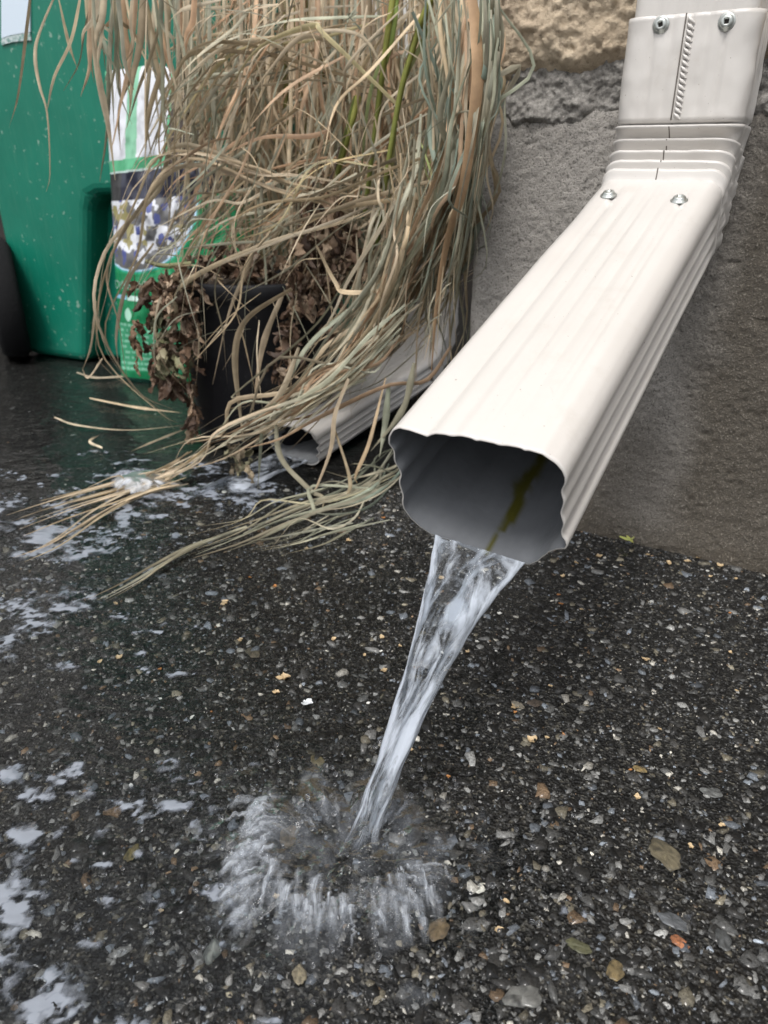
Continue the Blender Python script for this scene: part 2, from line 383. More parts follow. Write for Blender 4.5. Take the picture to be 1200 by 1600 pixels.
def off_parge(S, Zz): return -.007*smooth(Z_PG-.012+.008*fbm(S*30, S*0+7, 68, 3), Z_PG+.004, Zz) + .0012*fbm(S*20, Zz*20, 60, 3) + .0008*fbm(S*230, Zz*230, 63, 3) - .0011*smooth(.55, .9, fbm(S*75, Zz*75, 66, 2)) + .006*smooth(.05, .0, Zz)
def stone_low(S): return Z_ST + .006*fbm(S*26, S*0+3, 71, 4)
def off_stone(S, Zz):
    e = smooth(-.002, .022, Zz-stone_low(S))
    return (.012+.007*fbm(S*7, Zz*9, 80, 3)+.0030*fbm(S*48, Zz*56, 83, 4)+.0018*fbm(S*190, Zz*190, 86, 3))*e - .012*(1-e)
def off_mortar(S, Zz): return -.001 + .0032*fbm(S*34, Zz*40, 90, 3) + .0022*fbm(S*190, Zz*190, 93, 3) + .004*smooth(-.2, .6, fbm(S*24, Zz*30, 96, 2))*smooth(Z_PG+.012, Z_PG-.002, Zz) - .012*smooth(Z_PG-.004+.007*fbm(S*40, S*0+2, 97, 3), Z_PG-.026, Zz)
wall_face('parging', S_L+.004, .42, -.03, Z_PG, .0018, off_parge, mat_parge())
wall_face('mortar_joint', S_L+.016, .42, Z_PG-.035, Z_ST+.02, .0016, off_mortar, mat_mortar())
M_STONE = mat_stone()
wall_face('stone_block', S_L+.010, .42, Z_ST-.012, Z_ST+.30, .0020, off_stone, M_STONE)
wall_face('upper_stone', S_L+.010, 3.0, Z_ST+.31, 2.6, .03, lambda S, Q: .012+.012*fbm(S*5, Q*6, 99, 3), M_STONE)
wall_face('parging_return', .42, 3.0, -.03, Z_ST+.306, .03, lambda S, Q: .001*fbm(S*20, Q*20, 98, 2), bpy.data.materials['grey_cement_parging'], corner=.001)

# ------------------------------------------------------------------ front downspout
NS, NC_ = 30, 9                                          # samples per side and per corner
def ring_rr(w, t, r):
    """closed ring, x across, y depth (0 top .. -t); starts at the top side going right. Returns pts, outward normals, side ids, side params"""
    cx = [w/2-r, w/2-r, -w/2+r, -w/2+r]; cy = [-r, -t+r, -t+r, -r]
    sides = [((-w/2+r, 0), (w/2-r, 0), (0, 1)), ((w/2, -r), (w/2, -t+r), (1, 0)), ((w/2-r, -t), (-w/2+r, -t), (0, -1)), ((-w/2, -t+r), (-w/2, -r), (-1, 0))]
    a0 = [90, 0, -90, -180]
    P, Nn, I, Q = [], [], [], []
    for k in range(4):
        a, b, n = sides[k]
        for i in range(NS):
            f = i/NS; P.append((a[0]+(b[0]-a[0])*f, a[1]+(b[1]-a[1])*f)); Nn.append(n); I.append(k); Q.append(f)
        for i in range(NC_):
            an = R(a0[k]-90*i/NC_); P.append((cx[k]+r*math.cos(an), cy[k]+r*math.sin(an))); Nn.append((math.cos(an), math.sin(an))); I.append(k+4); Q.append(i/NC_)
    return np.array(P), np.array(Nn), np.array(I), np.array(Q)
RP, RN, RI, RQ = ring_rr(PW, PT, .013)
NR = len(RP)
def flute(amp_side, amp_top):
    o = np.zeros(NR)
    sd = (RI == 1) | (RI == 3); o[sd] = -amp_side*np.clip(np.cos((RQ[sd]-.06)*2*np.pi*3)*-1*.9+.1, -1, 1)*.5 - amp_side*.35
    o[sd] *= smooth(0, .06, RQ[sd])*smooth(1, .94, RQ[sd])
    tp = (RI == 0) | (RI == 2); q = RQ[tp]
    o[tp] = -amp_top*np.maximum(0, np.cos((q-.5)*2*np.pi*5.5))**3*smooth(.02, .15, q)*smooth(.98, .85, q)
    return o
def frame_pts(pts2, O, xdir, ydir): return O + np.multiply.outer(pts2[:, 0], xdir) + np.multiply.outer(pts2[:, 1], ydir)
RIN = .046; TH = math.pi/2 - SL; TL_ = RIN*math.tan(TH/2); CC = P0 + Z*TL_ + NW*RIN
def arc_ring(phi, off, scale=1.):
    e = -NW*math.cos(phi) - Z*math.sin(phi)
    p = RP*np.array([scale, 1]) + RN*off[:, None]
    return CC + np.multiply.outer(RIN - p[:, 1], e) + np.multiply.outer(p[:, 0], U)
def vert_ring(z, off, w=1.): # section of the upright run at height z
    p = RP*np.array([w, 1]) + RN*off[:, None]; O = P0*np.array([1, 1, 0]) + Z*z
    return frame_pts(p, O, U, NW)
spout = thing('downspout', 'large cream downspout in front, its elbow pouring water from an open dented mouth', 'downspout', (P0[0], P0[1], 0))
z_el = float(on_plane(1085, 20, P0, NW)[2]); z_arc = float((P0+Z*TL_)[2])
# elbow: upright collar, then five pleats round the bend
rows = []
z_list = np.linspace(z_el, z_arc+.003, 26)
for i, z in enumerate(z_list):
    f = (z_el-z)/(z_el-z_arc); fl = flute(.0025, .0020)*(1-smooth(.8, 1., f)) + .0008*fbm(np.arange(NR)*.10, np.full(NR, f*3), 41, 2)
    edge = .0008*fbm(np.arange(NR)*.3, np.full(NR, z*90), 5, 2)*(1 if i == 0 else .3)
    rows.append(vert_ring(z + (0 if i else 0), fl+edge+.0012, 1.0-.0*f))
NPLEAT = 5
def saw_front(q): return (.0150*(1-q)**1.05)*smooth(0, .12, q) - .0074
WFR = np.abs(RN[:, 1])**1.5
for k in range(NPLEAT):
    for q in (0., .03, .07, .12, .2, .35, .5, .65, .8, .92, .985):
        ph = TH*(k+q)/NPLEAT
        nse = .0010*fbm(np.arange(NR)*.20+k*9, np.full(NR, ph*6), 31, 2)
        sd_ = ((.0034*(1-q)**1.2)*smooth(0, .06, q)-.0016)*(.8+.5*np.cos(RQ*2*np.pi*2+k)*((RI == 1) | (RI == 3)))
        env = 1-.35*smooth(3.8, 5, k+q)
        rows.append(arc_ring(ph, (saw_front(q)*WFR + sd_*(1-WFR))*env+nse*.6))
rows.append(arc_ring(TH, np.full(NR, .0005)))
Vv = np.array(rows); mesh_obj('elbow', Vv.reshape(-1, 3), grid_faces(len(rows), NR, True), M_PAINT, spout)
so = bpy.data.objects['elbow']; sm = so.modifiers.new('sheet', 'SOLIDIFY'); sm.thickness = .0008; sm.offset = -1
# upright pipe slipped into the collar
rows = [vert_ring(z, flute(.0025, .0012)-.0022) for z in np.linspace(z_el-.03, 2.5, 40)]
mesh_obj('upright_pipe', np.array(rows).reshape(-1, 3), grid_faces(40, NR, True), M_PAINT, spout)
# extension pipe: straight run ruled to the dented mouth
MO = P0 + D*LEN
MOUTH = {0: [(640, 671), (663, 679), (672, 678), (680, 676), (723, 680), (767, 690), (813, 698), (847, 708)], 4: [(847, 708), (870, 723), (881, 736), (885, 747)],
         1: [(885, 747), (884, 773), (882, 790), (883, 800), (882, 827), (886, 847)], 5: [(886, 847), (887, 853), (884, 858), (870, 859)],
         2: [(870, 859), (857, 863), (843, 876), (827, 883), (780, 877), (740, 863), (707, 848), (673, 835)], 6: [(673, 835), (655, 823), (641, 810), (630, 794)],
         3: [(630, 794), (624, 767), (623, 742), (614, 713), (607, 693)], 7: [(607, 693), (607, 682), (612, 672), (622, 667), (640, 671)]}
def resample(pl, n):
    pl = np.array(pl, float); s = np.r_[0, np.cumsum(np.linalg.norm(np.diff(pl, axis=0), axis=1))]; t = np.linspace(0, s[-1], n, endpoint=False)
    return np.stack([np.interp(t, s, pl[:, i]) for i in (0, 1)], 1)
mp_ = []
for k in range(4): mp_ += list(resample(MOUTH[k], NS)) + list(resample(MOUTH[k+4], NC_))
mouth3 = np.array([on_plane(a, b, MO, D) for a, b in mp_])
mc = mouth3.mean(0)
NL = 130
ext0 = arc_ring(TH, np.full(NR, .0002)); e_end = ext0
def ext_row(f, extra=0.):
    base = e_end*(1-f) + mouth3*f
    nrm = np.multiply.outer(RN[:, 0], U) + np.multiply.outer(RN[:, 1], MM)
    fl = flute(.0042, .0021)*(smooth(0, .10, f))*(1-.55*smooth(.7, 1, f))
    wav = .0007*fbm(np.arange(NR)*.09+3, np.full(NR, f*5), 77, 2)*smooth(.05, .2, f)*(1-f)
    return base + nrm*(fl+wav+extra)[:, None]
fs = np.linspace(0, 1, NL)
outer = np.array([ext_row(f) for f in fs])
inner = np.array([ext_row(f, -.0009*np.ones(NR)) for f in fs]); 
V = np.concatenate([outer.reshape(-1, 3), inner[-1]])
Fo = grid_faces(NL, NR, True)
i = np.arange(NR); rim = np.stack([(NL-1)*NR+i, (NL-1)*NR+(i+1) % NR, NL*NR+(i+1) % NR, NL*NR+i], 1)
mesh_obj('extension_pipe', V, np.vstack([Fo, rim]), M_PAINT, spout)
# grey inside, with the olive algae streak along its floor
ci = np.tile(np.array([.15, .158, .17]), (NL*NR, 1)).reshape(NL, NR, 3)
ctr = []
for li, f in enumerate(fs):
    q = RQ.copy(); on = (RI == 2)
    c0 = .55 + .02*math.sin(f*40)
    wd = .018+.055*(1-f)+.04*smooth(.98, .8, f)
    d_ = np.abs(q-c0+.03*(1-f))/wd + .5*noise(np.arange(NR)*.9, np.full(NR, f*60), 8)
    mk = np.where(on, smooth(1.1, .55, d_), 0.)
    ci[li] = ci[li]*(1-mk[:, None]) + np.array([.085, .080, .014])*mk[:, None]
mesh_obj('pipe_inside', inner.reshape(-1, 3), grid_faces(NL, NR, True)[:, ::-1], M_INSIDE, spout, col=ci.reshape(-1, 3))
# folded seam down the middle of the front face
sv = []
sx0 = -.004
def seam_pt(t):
    if t < .55:
        z = z_el + (z_arc-z_el)*t/.55; return P0*np.array([1, 1, 0])+Z*z+NW*.0030, NW
    ph = TH*(t-.55)/.45*.97; e = -NW*math.cos(ph)-Z*math.sin(ph); kq = (ph/TH*NPLEAT) % 1
    return CC+e*(RIN-.0014-saw_front(kq)*(1-.35*smooth(3.8, 5, ph/TH*NPLEAT))), -e
pts = [seam_pt(t) for t in np.r_[np.linspace(0, .55, 20), np.linspace(.551, 1, 60)]]
for p, n in pts:
    w_ = .0005
    for a, b in ((-w_, -.0008), (-w_, .0001), (w_, .0001), (w_, -.0008)): sv.append(p+U*(sx0+a)+n*b)
mesh_obj('seam', sv, grid_faces(len(pts), 4), simple('dark_seam', (.13, .115, .10), .6), spout)  # narrow strip in one even dark grey-brown
kb = MB()
for k in range(17):
    t = .02+.5*k/17; p, n = seam_pt(t); q, _ = seam_pt(t+.018)
    V_, F_ = tube_arrays([p+U*(sx0+.002)-n*.0008, (p+q)/2+U*(sx0+.0045)+n*.0001-Z*.001, q+U*(sx0+.0075)-n*.0006-Z*.002], [.0006, .0016, .0006], 8); kb.add(V_, F_, (1, 1, 1))
kb.build('seam_knurl', M_PAINT, spout)
# four screws
def screw(pos, n, rot):
    n = norm(n); x = norm(np.cross(n, [.3, .2, .9])); y = np.cross(n, x)
    prof = [(.0068, 0), (.0068, .0010), (.0060, .0014), (.0054, .0016), (.0050, .0030), (.0042, .0038), (.0027, .0041)]
    V, F = [], []; k = 24
    for r_, h in prof:
        for i in range(k): a = 2*math.pi*i/k; V.append(pos+n*h+(x*math.cos(a)+y*math.sin(a))*r_)
    V = np.array(V); F = [tuple(f) for f in grid_faces(len(prof), k, True)]
    def sq(r_, h, m=k):
        out = []
        for i in range(m):
            a = 2*math.pi*i/m; c, s = math.cos(a-rot), math.sin(a-rot); q = r_/max(abs(c), abs(s)); out.append(pos+n*h+(x*math.cos(a)+y*math.sin(a))*q)
        return out
    b0 = len(V); V = np.vstack([V, sq(.0019, .0040), sq(.0017, .0012)])
    last = (len(prof)-1)*k
    for i in range(k):
        j = (i+1) % k; F.append((last+i, last+j, b0+j, b0+i)); F.append((b0+i, b0+j, b0+k+j, b0+k+i))
    F.append(tuple(b0+k+i for i in range(k)))
    mi = [0]*(len(F)); 
    for q in range(len(F)-1, len(F)-2-0, -1): mi[q] = 1
    return mesh_obj('screw', V, F, None, spout, mats=[M_ZINC, M_DARK], midx=mi)
for px, py in ((1033, 39), (1136, 34)): screw(on_plane(px, py, P0+NW*.0012, NW), NW, RND.uniform(0, 1.5))
for px, py in ((951, 306), (1061, 314)): screw(on_plane(px, py, P0+MM*.0002, MM), MM, RND.uniform(0, 1.5))

# ------------------------------------------------------------------ second downspout
A2 = on_ground(497, 731); B2 = on_ground(628, 640, .02)
D2 = norm(A2-B2); W2 = norm(np.cross(Z, D2)); 
if W2[0] < 0: W2 = -W2
N2 = norm(np.cross(W2, D2)); N2 = N2 if N2[2] > 0 else -N2
h2, w2 = .053, .088
top0 = A2 + N2*h2 - W2*w2/2 + Z*.003
sp2 = thing('downspout', 'smaller cream downspout lying low under the dry grass, water running out', 'downspout', top0*np.array([1, 1, 0]))
RP2 = RP*np.array([w2/PW, h2/PT])
rows, rin = [], []
for f in np.linspace(0, 1, 60):
    off = flute(.0052, .0012) + (.0010*fbm(np.arange(NR)*.12, np.full(NR, 1.), 51, 2)*smooth(.08, 0, f))
    O = top0 - D2*(.37*f)
    jag = .006*fbm(np.arange(NR)*.06, np.zeros(NR), 15, 2)*smooth(.06, 0, f)
    rows.append(frame_pts(RP2+RN*off[:, None], O, W2, N2) + np.multiply.outer(jag, D2)); rin.append(frame_pts(RP2+RN*(off-.0012)[:, None], O, W2, N2) + np.multiply.outer(jag, D2))
V = np.concatenate([np.array(rows).reshape(-1, 3), rin[0]])
rim = np.stack([i, (i+1) % NR, 60*NR+(i+1) % NR, 60*NR+i], 1)
mesh_obj('extension_pipe', V, np.vstack([grid_faces(60, NR, True), rim]), M_PAINT, sp2)
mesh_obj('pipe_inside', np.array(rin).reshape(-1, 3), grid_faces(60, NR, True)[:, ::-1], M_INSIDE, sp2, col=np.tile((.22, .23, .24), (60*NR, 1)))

rows = []; L2_ = .37; e0 = top0 - D2*L2_; nb2 = norm(np.array([-D2[0], -D2[1], 0]))
for q in np.linspace(0, 1, 10):                         # bend from the low run up into the upright
    a_ = q*(math.pi/2-math.asin(max(-1, min(1, -D2[2])))); dd = -D2*math.cos(a_)+Z*math.sin(a_) ; nn_ = N2*math.cos(a_)+D2*math.sin(a_)
    if q == 0: pos = e0.copy()
    else: pos = pos + dd*.010
    rows.append(frame_pts(RP2*1.01+RN*(.002*math.sin(q*31))*1., pos, W2, nn_))
for z in np.linspace(.02, 2.3, 12): rows.append(frame_pts(RP2, pos+Z*z, W2, nn_))
mesh_obj('upright_pipe', np.array(rows).reshape(-1, 3), grid_faces(len(rows), NR, True), M_PAINT, sp2)

# ------------------------------------------------------------------ falling water
M_STREAM = mat_aerated('falling_water', (.70, .76, .85), .04, streak=(15, 4.5, 1), lo=.46, hi=.68, amax=.85, bd=.004)
def stream(name, A, B, I, widths, thick, label, a=.25, seed=0, air0=.5, nl=130):
    M0 = (A+B)/2; k = 56; rows, air, cov, uv = [], [], [], []
    wd0 = B-A; wl_ = np.linalg.norm(wd0)
    for i in range(nl):
        t = i/(nl-1); tt = t
        c = M0*(1-t) + I*t; c[2] = M0[2] + (I[2]-M0[2])*(a*t+(1-a)*t*t)
        wv = norm((wd0/wl_)*(1-smooth(0, .5, t)) + RT*smooth(0, .5, t)); w = np.interp(t, [q[0] for q in widths], [q[1] for q in widths])
        w *= 1+.05*noise(t*14, 0, seed)
        th = np.linspace(0, 2*np.pi, k, endpoint=False)
        nv = norm(np.cross(wv, norm(I-M0)))
        if nv[1] > 0: nv = -nv
        ridge = 1 + .35*fbm(th*2.4+1.3*math.sin(t*3), np.full(k, t*3.5), seed+3, 3) + .25*noise(th*5, np.full(k, t*9), seed+7)
        tk = np.interp(t, [0, .25, 1], thick)
        x = np.cos(th)*w/2*(1+.05*noise(th*1.7, np.full(k, t*11), seed+5)); y = np.sin(th)*tk/2*ridge
        rows.append(c + np.multiply.outer(x, wv) + np.multiply.outer(y, nv))
        edge = np.abs(np.cos(th)); a_ = air0 - .07*smooth(.0, .0+.25, .25-t) + .22*smooth(.75, 1., edge)*(1-.5*t) + .10*smooth(.35, .75, t) - .12*smooth(.6, .9, t)  # extra air along both edges paints their highlight
        air.append(a_ + .12*noise(th*1.2, np.full(k, t*5), seed+9)); cov.append(np.full(k, smooth(1., .86, t)*.999))
        uv.append(np.stack([th/(2*np.pi)+.10*np.sin(t*5)+.04*noise(th*2, np.full(k, t*8), seed+11), np.full(k, t*1.5)], 1))
    V = np.array(rows).reshape(-1, 3)
    o = mesh_obj(name, V, grid_faces(nl, k, True), M_STREAM, uv=np.concatenate(uv), attr={'air': np.concatenate(air), 'cover': np.concatenate(cov)})
    return tag(o, label, 'water')
IMP = on_ground(556, 1340)
A1, B1 = on_plane(676, 834, MO, D), on_plane(826, 881, MO, D)
wl1 = float(np.linalg.norm(B1-A1))
stream('water_stream', A1, B1, IMP, [(0, wl1), (.12, .047), (.3, .034), (.5, .024), (.72, .0180), (.92, .0185), (1, .027)], [.004, .012, .014], 'clear stream of rain water falling from the big downspout mouth', a=.8, air0=.53)
A3 = top0 + N2*(-h2+.004) - W2*w2*.42; B3 = top0 + N2*(-h2+.004) + W2*w2*.30
stream('water_stream', A3, B3, on_ground(330, 775), [(0, .062), (.4, .06), (1, .075)], [.006, .012, .012], 'low stream of white water spilling from the smaller downspout', a=.5, seed=20, air0=.50)

# ------------------------------------------------------------------ splash
M_SPLASH = mat_aerated('splash_water', (.74, .79, .86), .05, streak=(5, 3, 1), lo=.25, hi=.8, amax=.85, bd=.002)
M_SHEET = mat_aerated('spreading_water', (.52, .56, .62), .04, lo=.2, hi=.85, amax=.42, bscale=170, bd=.002)
def splash():
    root = thing('water_splash', 'white splash ring where the falling stream hits the asphalt', 'splash', IMP)
    V, F, air, cov, uv = [], [], [], [], []
    n = 0
    def strip(P, wid, amp, seed):
        nonlocal n
        P = np.asarray(P); k = 7; m = len(P)
        T = np.gradient(P, axis=0); T /= np.linalg.norm(T, axis=1)[:, None]
        S_ = np.cross(T, np.array([0, 0, 1.])); S_ /= np.linalg.norm(S_, axis=1)[:, None]+1e-9
        q = np.linspace(-1, 1, k); t = np.linspace(0, 1, m)
        prof = np.sin(np.pi*np.clip(t, .0, 1))**.7
        W_ = wid*(.55+.45*prof)
        pts = P[:, None] + S_[:, None]*(q[None, :, None]*W_[:, None, None]) + np.array([0, 0, 1.])*((1-q**2)[None, :, None]*W_[:, None, None]*.55)
        V.append(pts.reshape(-1, 3)); F.append(grid_faces(m, k)+n); n += m*k
        cv = np.outer(prof, (1-q**2)**1.2)*amp; cov.append(cv.ravel()); air.append(np.full(m*k, .55)+.15*noise(np.repeat(t*6, k), np.tile(q*2, m), seed))
        uv.append(np.stack([np.tile(q*.5+seed*.37, m), np.repeat(t+seed*1.1, k)], 1))
    cx, cy = IMP[0], IMP[1]; 
    for j in range(110):
        ang = RND.uniform(-math.pi, math.pi)
        # the ring is fullest on its left and near sides
        dens = .45 + .55*smooth(.5, -.9, math.sin(ang)) + .5*smooth(.3, 1, -math.cos(ang))*smooth(-.9, .2, math.sin(ang)+.3)
        if RND.random() > dens: continue
        r0 = RND.uniform(.026, .044); r1 = r0+RND.uniform(.012, .026); hgt = RND.uniform(.003, .011)
        m = 12; P = []
        for i in range(m):
            t = i/(m-1); r = r0+(r1-r0)*t; aa = ang + .10*t*RND.choice((-1, 1))*.3
            P.append((cx-.006+r*1.18*math.cos(aa), cy-.004+r*math.sin(aa), .0015+hgt*4*t*(1-t)*.6+hgt*.3*t))
        strip(P, RND.uniform(.0007, .0026), RND.uniform(.15, 1.)**1.8*.8, j)
    # the sheet thrown up on the left curls into a bright lip
    for j in range(74):
        t0 = j/73; px = 402+10*math.sin(t0*6)-26*t0+26*max(0, t0-.75)*4*.5+RND.uniform(-20, 20); py = 1262+185*t0+RND.uniform(-8, 8)
        a = on_ground(px+RND.uniform(6, 30), py-RND.uniform(2, 14)); b = on_ground(px-RND.uniform(8, 38), py+RND.uniform(8, 34)*(.3+t0))
        P = [a*(1-t)+b*t + np.array([0, 0, .002+.016*t*(1-t)*RND.uniform(.7, 1.6)]) for t in np.linspace(0, 1, 12)]
        strip(P, RND.uniform(.0014, .0052), RND.uniform(.25, 1.)**1.5*(1-.5*max(0, t0-.6)/.4), 300+j)
    for j in range(80):   # streaks combed towards the camera
        px = RND.uniform(410, 690); py = 1402+RND.uniform(-26, 36)-40*(abs(px-560)/130)**1.5
        a = on_ground(px, py); b = on_ground(px+(px-556)*RND.uniform(.02, .34)+RND.gauss(0, 9), py+RND.uniform(16, 74))
        P = [a*(1-t)+b*t + np.array([0, 0, .002+.03*t*(1-t)*RND.uniform(.5, 1.4)]) for t in np.linspace(0, 1, 12)]
        strip(P, RND.uniform(.0011, .0042), RND.uniform(.2, 1.)**1.4, 400+j)
    mesh_obj('spray', np.vstack(V), np.vstack(F), M_SPLASH, root, uv=np.vstack(uv), attr={'air': np.concatenate(air), 'cover': np.clip(np.concatenate(cov), 0, 1)})
    # thin sheet of water spreading under the spray
    rr = np.linspace(.003, .10, 70); th = np.linspace(0, 2*np.pi, 220, endpoint=False); RR, TT = np.meshgrid(rr, th, indexing='ij')
    wob = 1+.18*noise(TT*2.5, RR*0, 12); X = cx-.008+RR*1.15*wob*np.cos(TT); Y = cy-.004+RR*wob*np.sin(TT)
    ring = np.exp(-((RR-.046)/.013)**2)
    Zs = .0020+.0045*ring*(1+.6*fbm(TT*5, RR*20, 14, 3)) + .0010*fbm(X*160, Y*160, 16, 3)
    av = .30+.17*ring+.24*fbm(X*75, Y*75, 18, 4)+.16*ring*fbm(TT*7, RR*26, 19, 2); cv = smooth(.080, .05, RR*(1+.3*fbm(X*60, Y*60, 22, 2)))*.65
    mesh_obj('spreading_sheet', np.stack([X, Y, Zs], -1).reshape(-1, 3), grid_faces(70, 220, True), M_SHEET, root, uv=np.stack([X*60, Y*60], -1).reshape(-1, 2), attr={'air': av.ravel(), 'cover': cv.ravel()})
    bm = bmesh.new()
    for j in range(240):
        a = RND.uniform(0, 6.28); r = RND.gauss(.066, .026); p = Vector((cx-.01+r*1.25*math.cos(a), cy+r*math.sin(a), 0.002+abs(RND.gauss(0, .006))))
        bmesh.ops.create_icosphere(bm, subdivisions=2, radius=RND.uniform(.0007, .0020), matrix=Matrix.Translation(p))
    me = bpy.data.meshes.new('droplets'); bm.to_mesh(me); bm.free(); me.polygons.foreach_set('use_smooth', np.ones(len(me.polygons), bool))
    g = simple('clear_water', (.95, .97, 1), .02, Transmission_Weight=1., IOR=1.33); me.materials.append(g)
    o = bpy.data.objects.new('droplets', me); COL.objects.link(o); o.parent = root; o.matrix_parent_inverse = root.matrix_basis.inverted(); o['kind'] = 'stuff'
splash()

# ------------------------------------------------------------------ foamy film, with the sky's reflection painted into its colour
M_FOAM_SHEEN = mat_aerated('foam_and_painted_sheen', (.43, .47, .54), .05, lo=.06, hi=.50, amax=.82, bscale=120, bd=.0014)
FOAM_SHEEN = [  # photo x, y, half width, half height (photo pixels), strength
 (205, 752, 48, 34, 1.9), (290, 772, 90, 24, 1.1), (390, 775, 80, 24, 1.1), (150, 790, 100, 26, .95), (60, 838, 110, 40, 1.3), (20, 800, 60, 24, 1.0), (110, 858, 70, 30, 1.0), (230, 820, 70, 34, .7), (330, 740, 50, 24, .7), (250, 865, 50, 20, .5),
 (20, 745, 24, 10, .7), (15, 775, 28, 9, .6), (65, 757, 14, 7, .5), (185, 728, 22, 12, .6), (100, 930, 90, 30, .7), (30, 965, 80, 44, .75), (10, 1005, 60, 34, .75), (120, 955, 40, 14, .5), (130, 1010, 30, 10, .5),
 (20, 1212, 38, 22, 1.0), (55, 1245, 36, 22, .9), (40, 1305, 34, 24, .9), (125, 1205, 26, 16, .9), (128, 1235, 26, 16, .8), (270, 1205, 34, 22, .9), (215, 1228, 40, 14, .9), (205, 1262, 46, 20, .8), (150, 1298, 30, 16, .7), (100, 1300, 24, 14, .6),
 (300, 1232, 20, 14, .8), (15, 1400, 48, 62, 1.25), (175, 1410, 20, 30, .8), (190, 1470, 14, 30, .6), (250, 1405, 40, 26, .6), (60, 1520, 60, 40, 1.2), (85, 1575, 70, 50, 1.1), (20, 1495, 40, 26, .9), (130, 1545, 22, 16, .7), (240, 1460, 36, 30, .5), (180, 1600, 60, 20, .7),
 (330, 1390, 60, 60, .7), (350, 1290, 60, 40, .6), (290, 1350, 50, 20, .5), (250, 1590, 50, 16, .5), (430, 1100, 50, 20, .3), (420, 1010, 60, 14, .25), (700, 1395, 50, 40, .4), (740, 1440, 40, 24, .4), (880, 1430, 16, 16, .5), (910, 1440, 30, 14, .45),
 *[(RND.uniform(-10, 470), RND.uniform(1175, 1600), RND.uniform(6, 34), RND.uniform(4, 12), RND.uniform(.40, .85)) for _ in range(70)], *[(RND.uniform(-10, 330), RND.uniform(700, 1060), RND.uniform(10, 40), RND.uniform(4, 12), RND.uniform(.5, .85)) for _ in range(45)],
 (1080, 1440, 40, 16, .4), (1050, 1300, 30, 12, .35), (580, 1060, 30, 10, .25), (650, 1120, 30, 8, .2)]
def foam_painted_sheen():
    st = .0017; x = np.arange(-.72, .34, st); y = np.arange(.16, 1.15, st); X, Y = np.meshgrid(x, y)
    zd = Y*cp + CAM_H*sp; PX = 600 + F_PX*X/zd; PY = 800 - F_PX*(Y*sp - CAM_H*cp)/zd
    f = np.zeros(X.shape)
    for a, b, w, h, s in FOAM_SHEEN: f = np.maximum(f, s*np.exp(-(((PX-a)/w)**2 + ((PY-b)/h)**2)))
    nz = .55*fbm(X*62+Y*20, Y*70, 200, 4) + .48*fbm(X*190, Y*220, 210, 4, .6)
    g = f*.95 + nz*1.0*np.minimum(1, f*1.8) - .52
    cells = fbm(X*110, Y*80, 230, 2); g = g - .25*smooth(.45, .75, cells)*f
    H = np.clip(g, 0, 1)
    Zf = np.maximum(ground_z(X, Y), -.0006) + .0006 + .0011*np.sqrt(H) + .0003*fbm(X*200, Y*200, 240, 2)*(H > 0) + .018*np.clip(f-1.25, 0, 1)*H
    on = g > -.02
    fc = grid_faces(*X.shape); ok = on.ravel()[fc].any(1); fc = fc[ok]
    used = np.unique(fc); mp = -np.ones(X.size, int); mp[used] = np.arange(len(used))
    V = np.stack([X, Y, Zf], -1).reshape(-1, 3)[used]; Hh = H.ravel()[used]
    # fuller patches are whiter; the thin rim is nearly clear
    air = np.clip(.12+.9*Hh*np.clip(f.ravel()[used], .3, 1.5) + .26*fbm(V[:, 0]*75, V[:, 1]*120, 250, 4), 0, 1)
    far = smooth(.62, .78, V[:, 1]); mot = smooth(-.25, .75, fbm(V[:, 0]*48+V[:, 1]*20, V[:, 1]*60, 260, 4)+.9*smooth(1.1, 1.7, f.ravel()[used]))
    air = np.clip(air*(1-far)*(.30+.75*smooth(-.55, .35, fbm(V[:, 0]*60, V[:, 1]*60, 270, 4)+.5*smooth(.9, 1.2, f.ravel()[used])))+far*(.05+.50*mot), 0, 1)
    o = mesh_obj('foam_painted_sheen', V, mp[fc], M_FOAM_SHEEN, attr={'air': air, 'cover': smooth(0, .02, Hh)}, uv=V[:, :2])
    return tag(o, 'foamy water with pale sky reflections painted in, spread over the asphalt', 'foam_painted_sheen', kind='stuff')
foam_painted_sheen()
def froth():
    c = on_ground(208, 758); rr = np.linspace(0, 1, 60); th = np.linspace(0, 2*np.pi, 140, endpoint=False); RR, TT = np.meshgrid(rr, th, indexing='ij')
    R_ = RR*(1+.28*fbm(np.cos(TT)*1.6+3, np.sin(TT)*1.6, 501, 3)); X = c[0]+.046*R_*np.cos(TT)+.012*R_; Y = c[1]+.040*R_*np.sin(TT)
    H = np.clip(1-RR**2, 0, 1)**.7; bub = fbm(X*85, Y*85, 505, 2)
    Zf = .001+H*(.014+.0025*fbm(X*45, Y*45, 503, 2)) + .0006*bub*H
    o = mesh_obj('froth', np.stack([X, Y, Zf], -1).reshape(-1, 3), grid_faces(60, 140, True), M_FROTH, uv=np.stack([X, Y], -1).reshape(-1, 2), attr={'air': np.clip(.30+.5*H+.18*fbm(X*140, Y*140, 507, 3), 0, 1).ravel(), 'cover': smooth(1.0, .62, RR+.22*fbm(X*120, Y*120, 509, 3)).ravel()})
    return tag(o, 'bright white froth heap churned up where the smaller downspout pours out', 'froth', kind='stuff')
M_FROTH = mat_aerated('churned_froth', (.80, .84, .90), .35, lo=.10, hi=.85, amax=.9, bscale=130, bd=.0008)
froth()

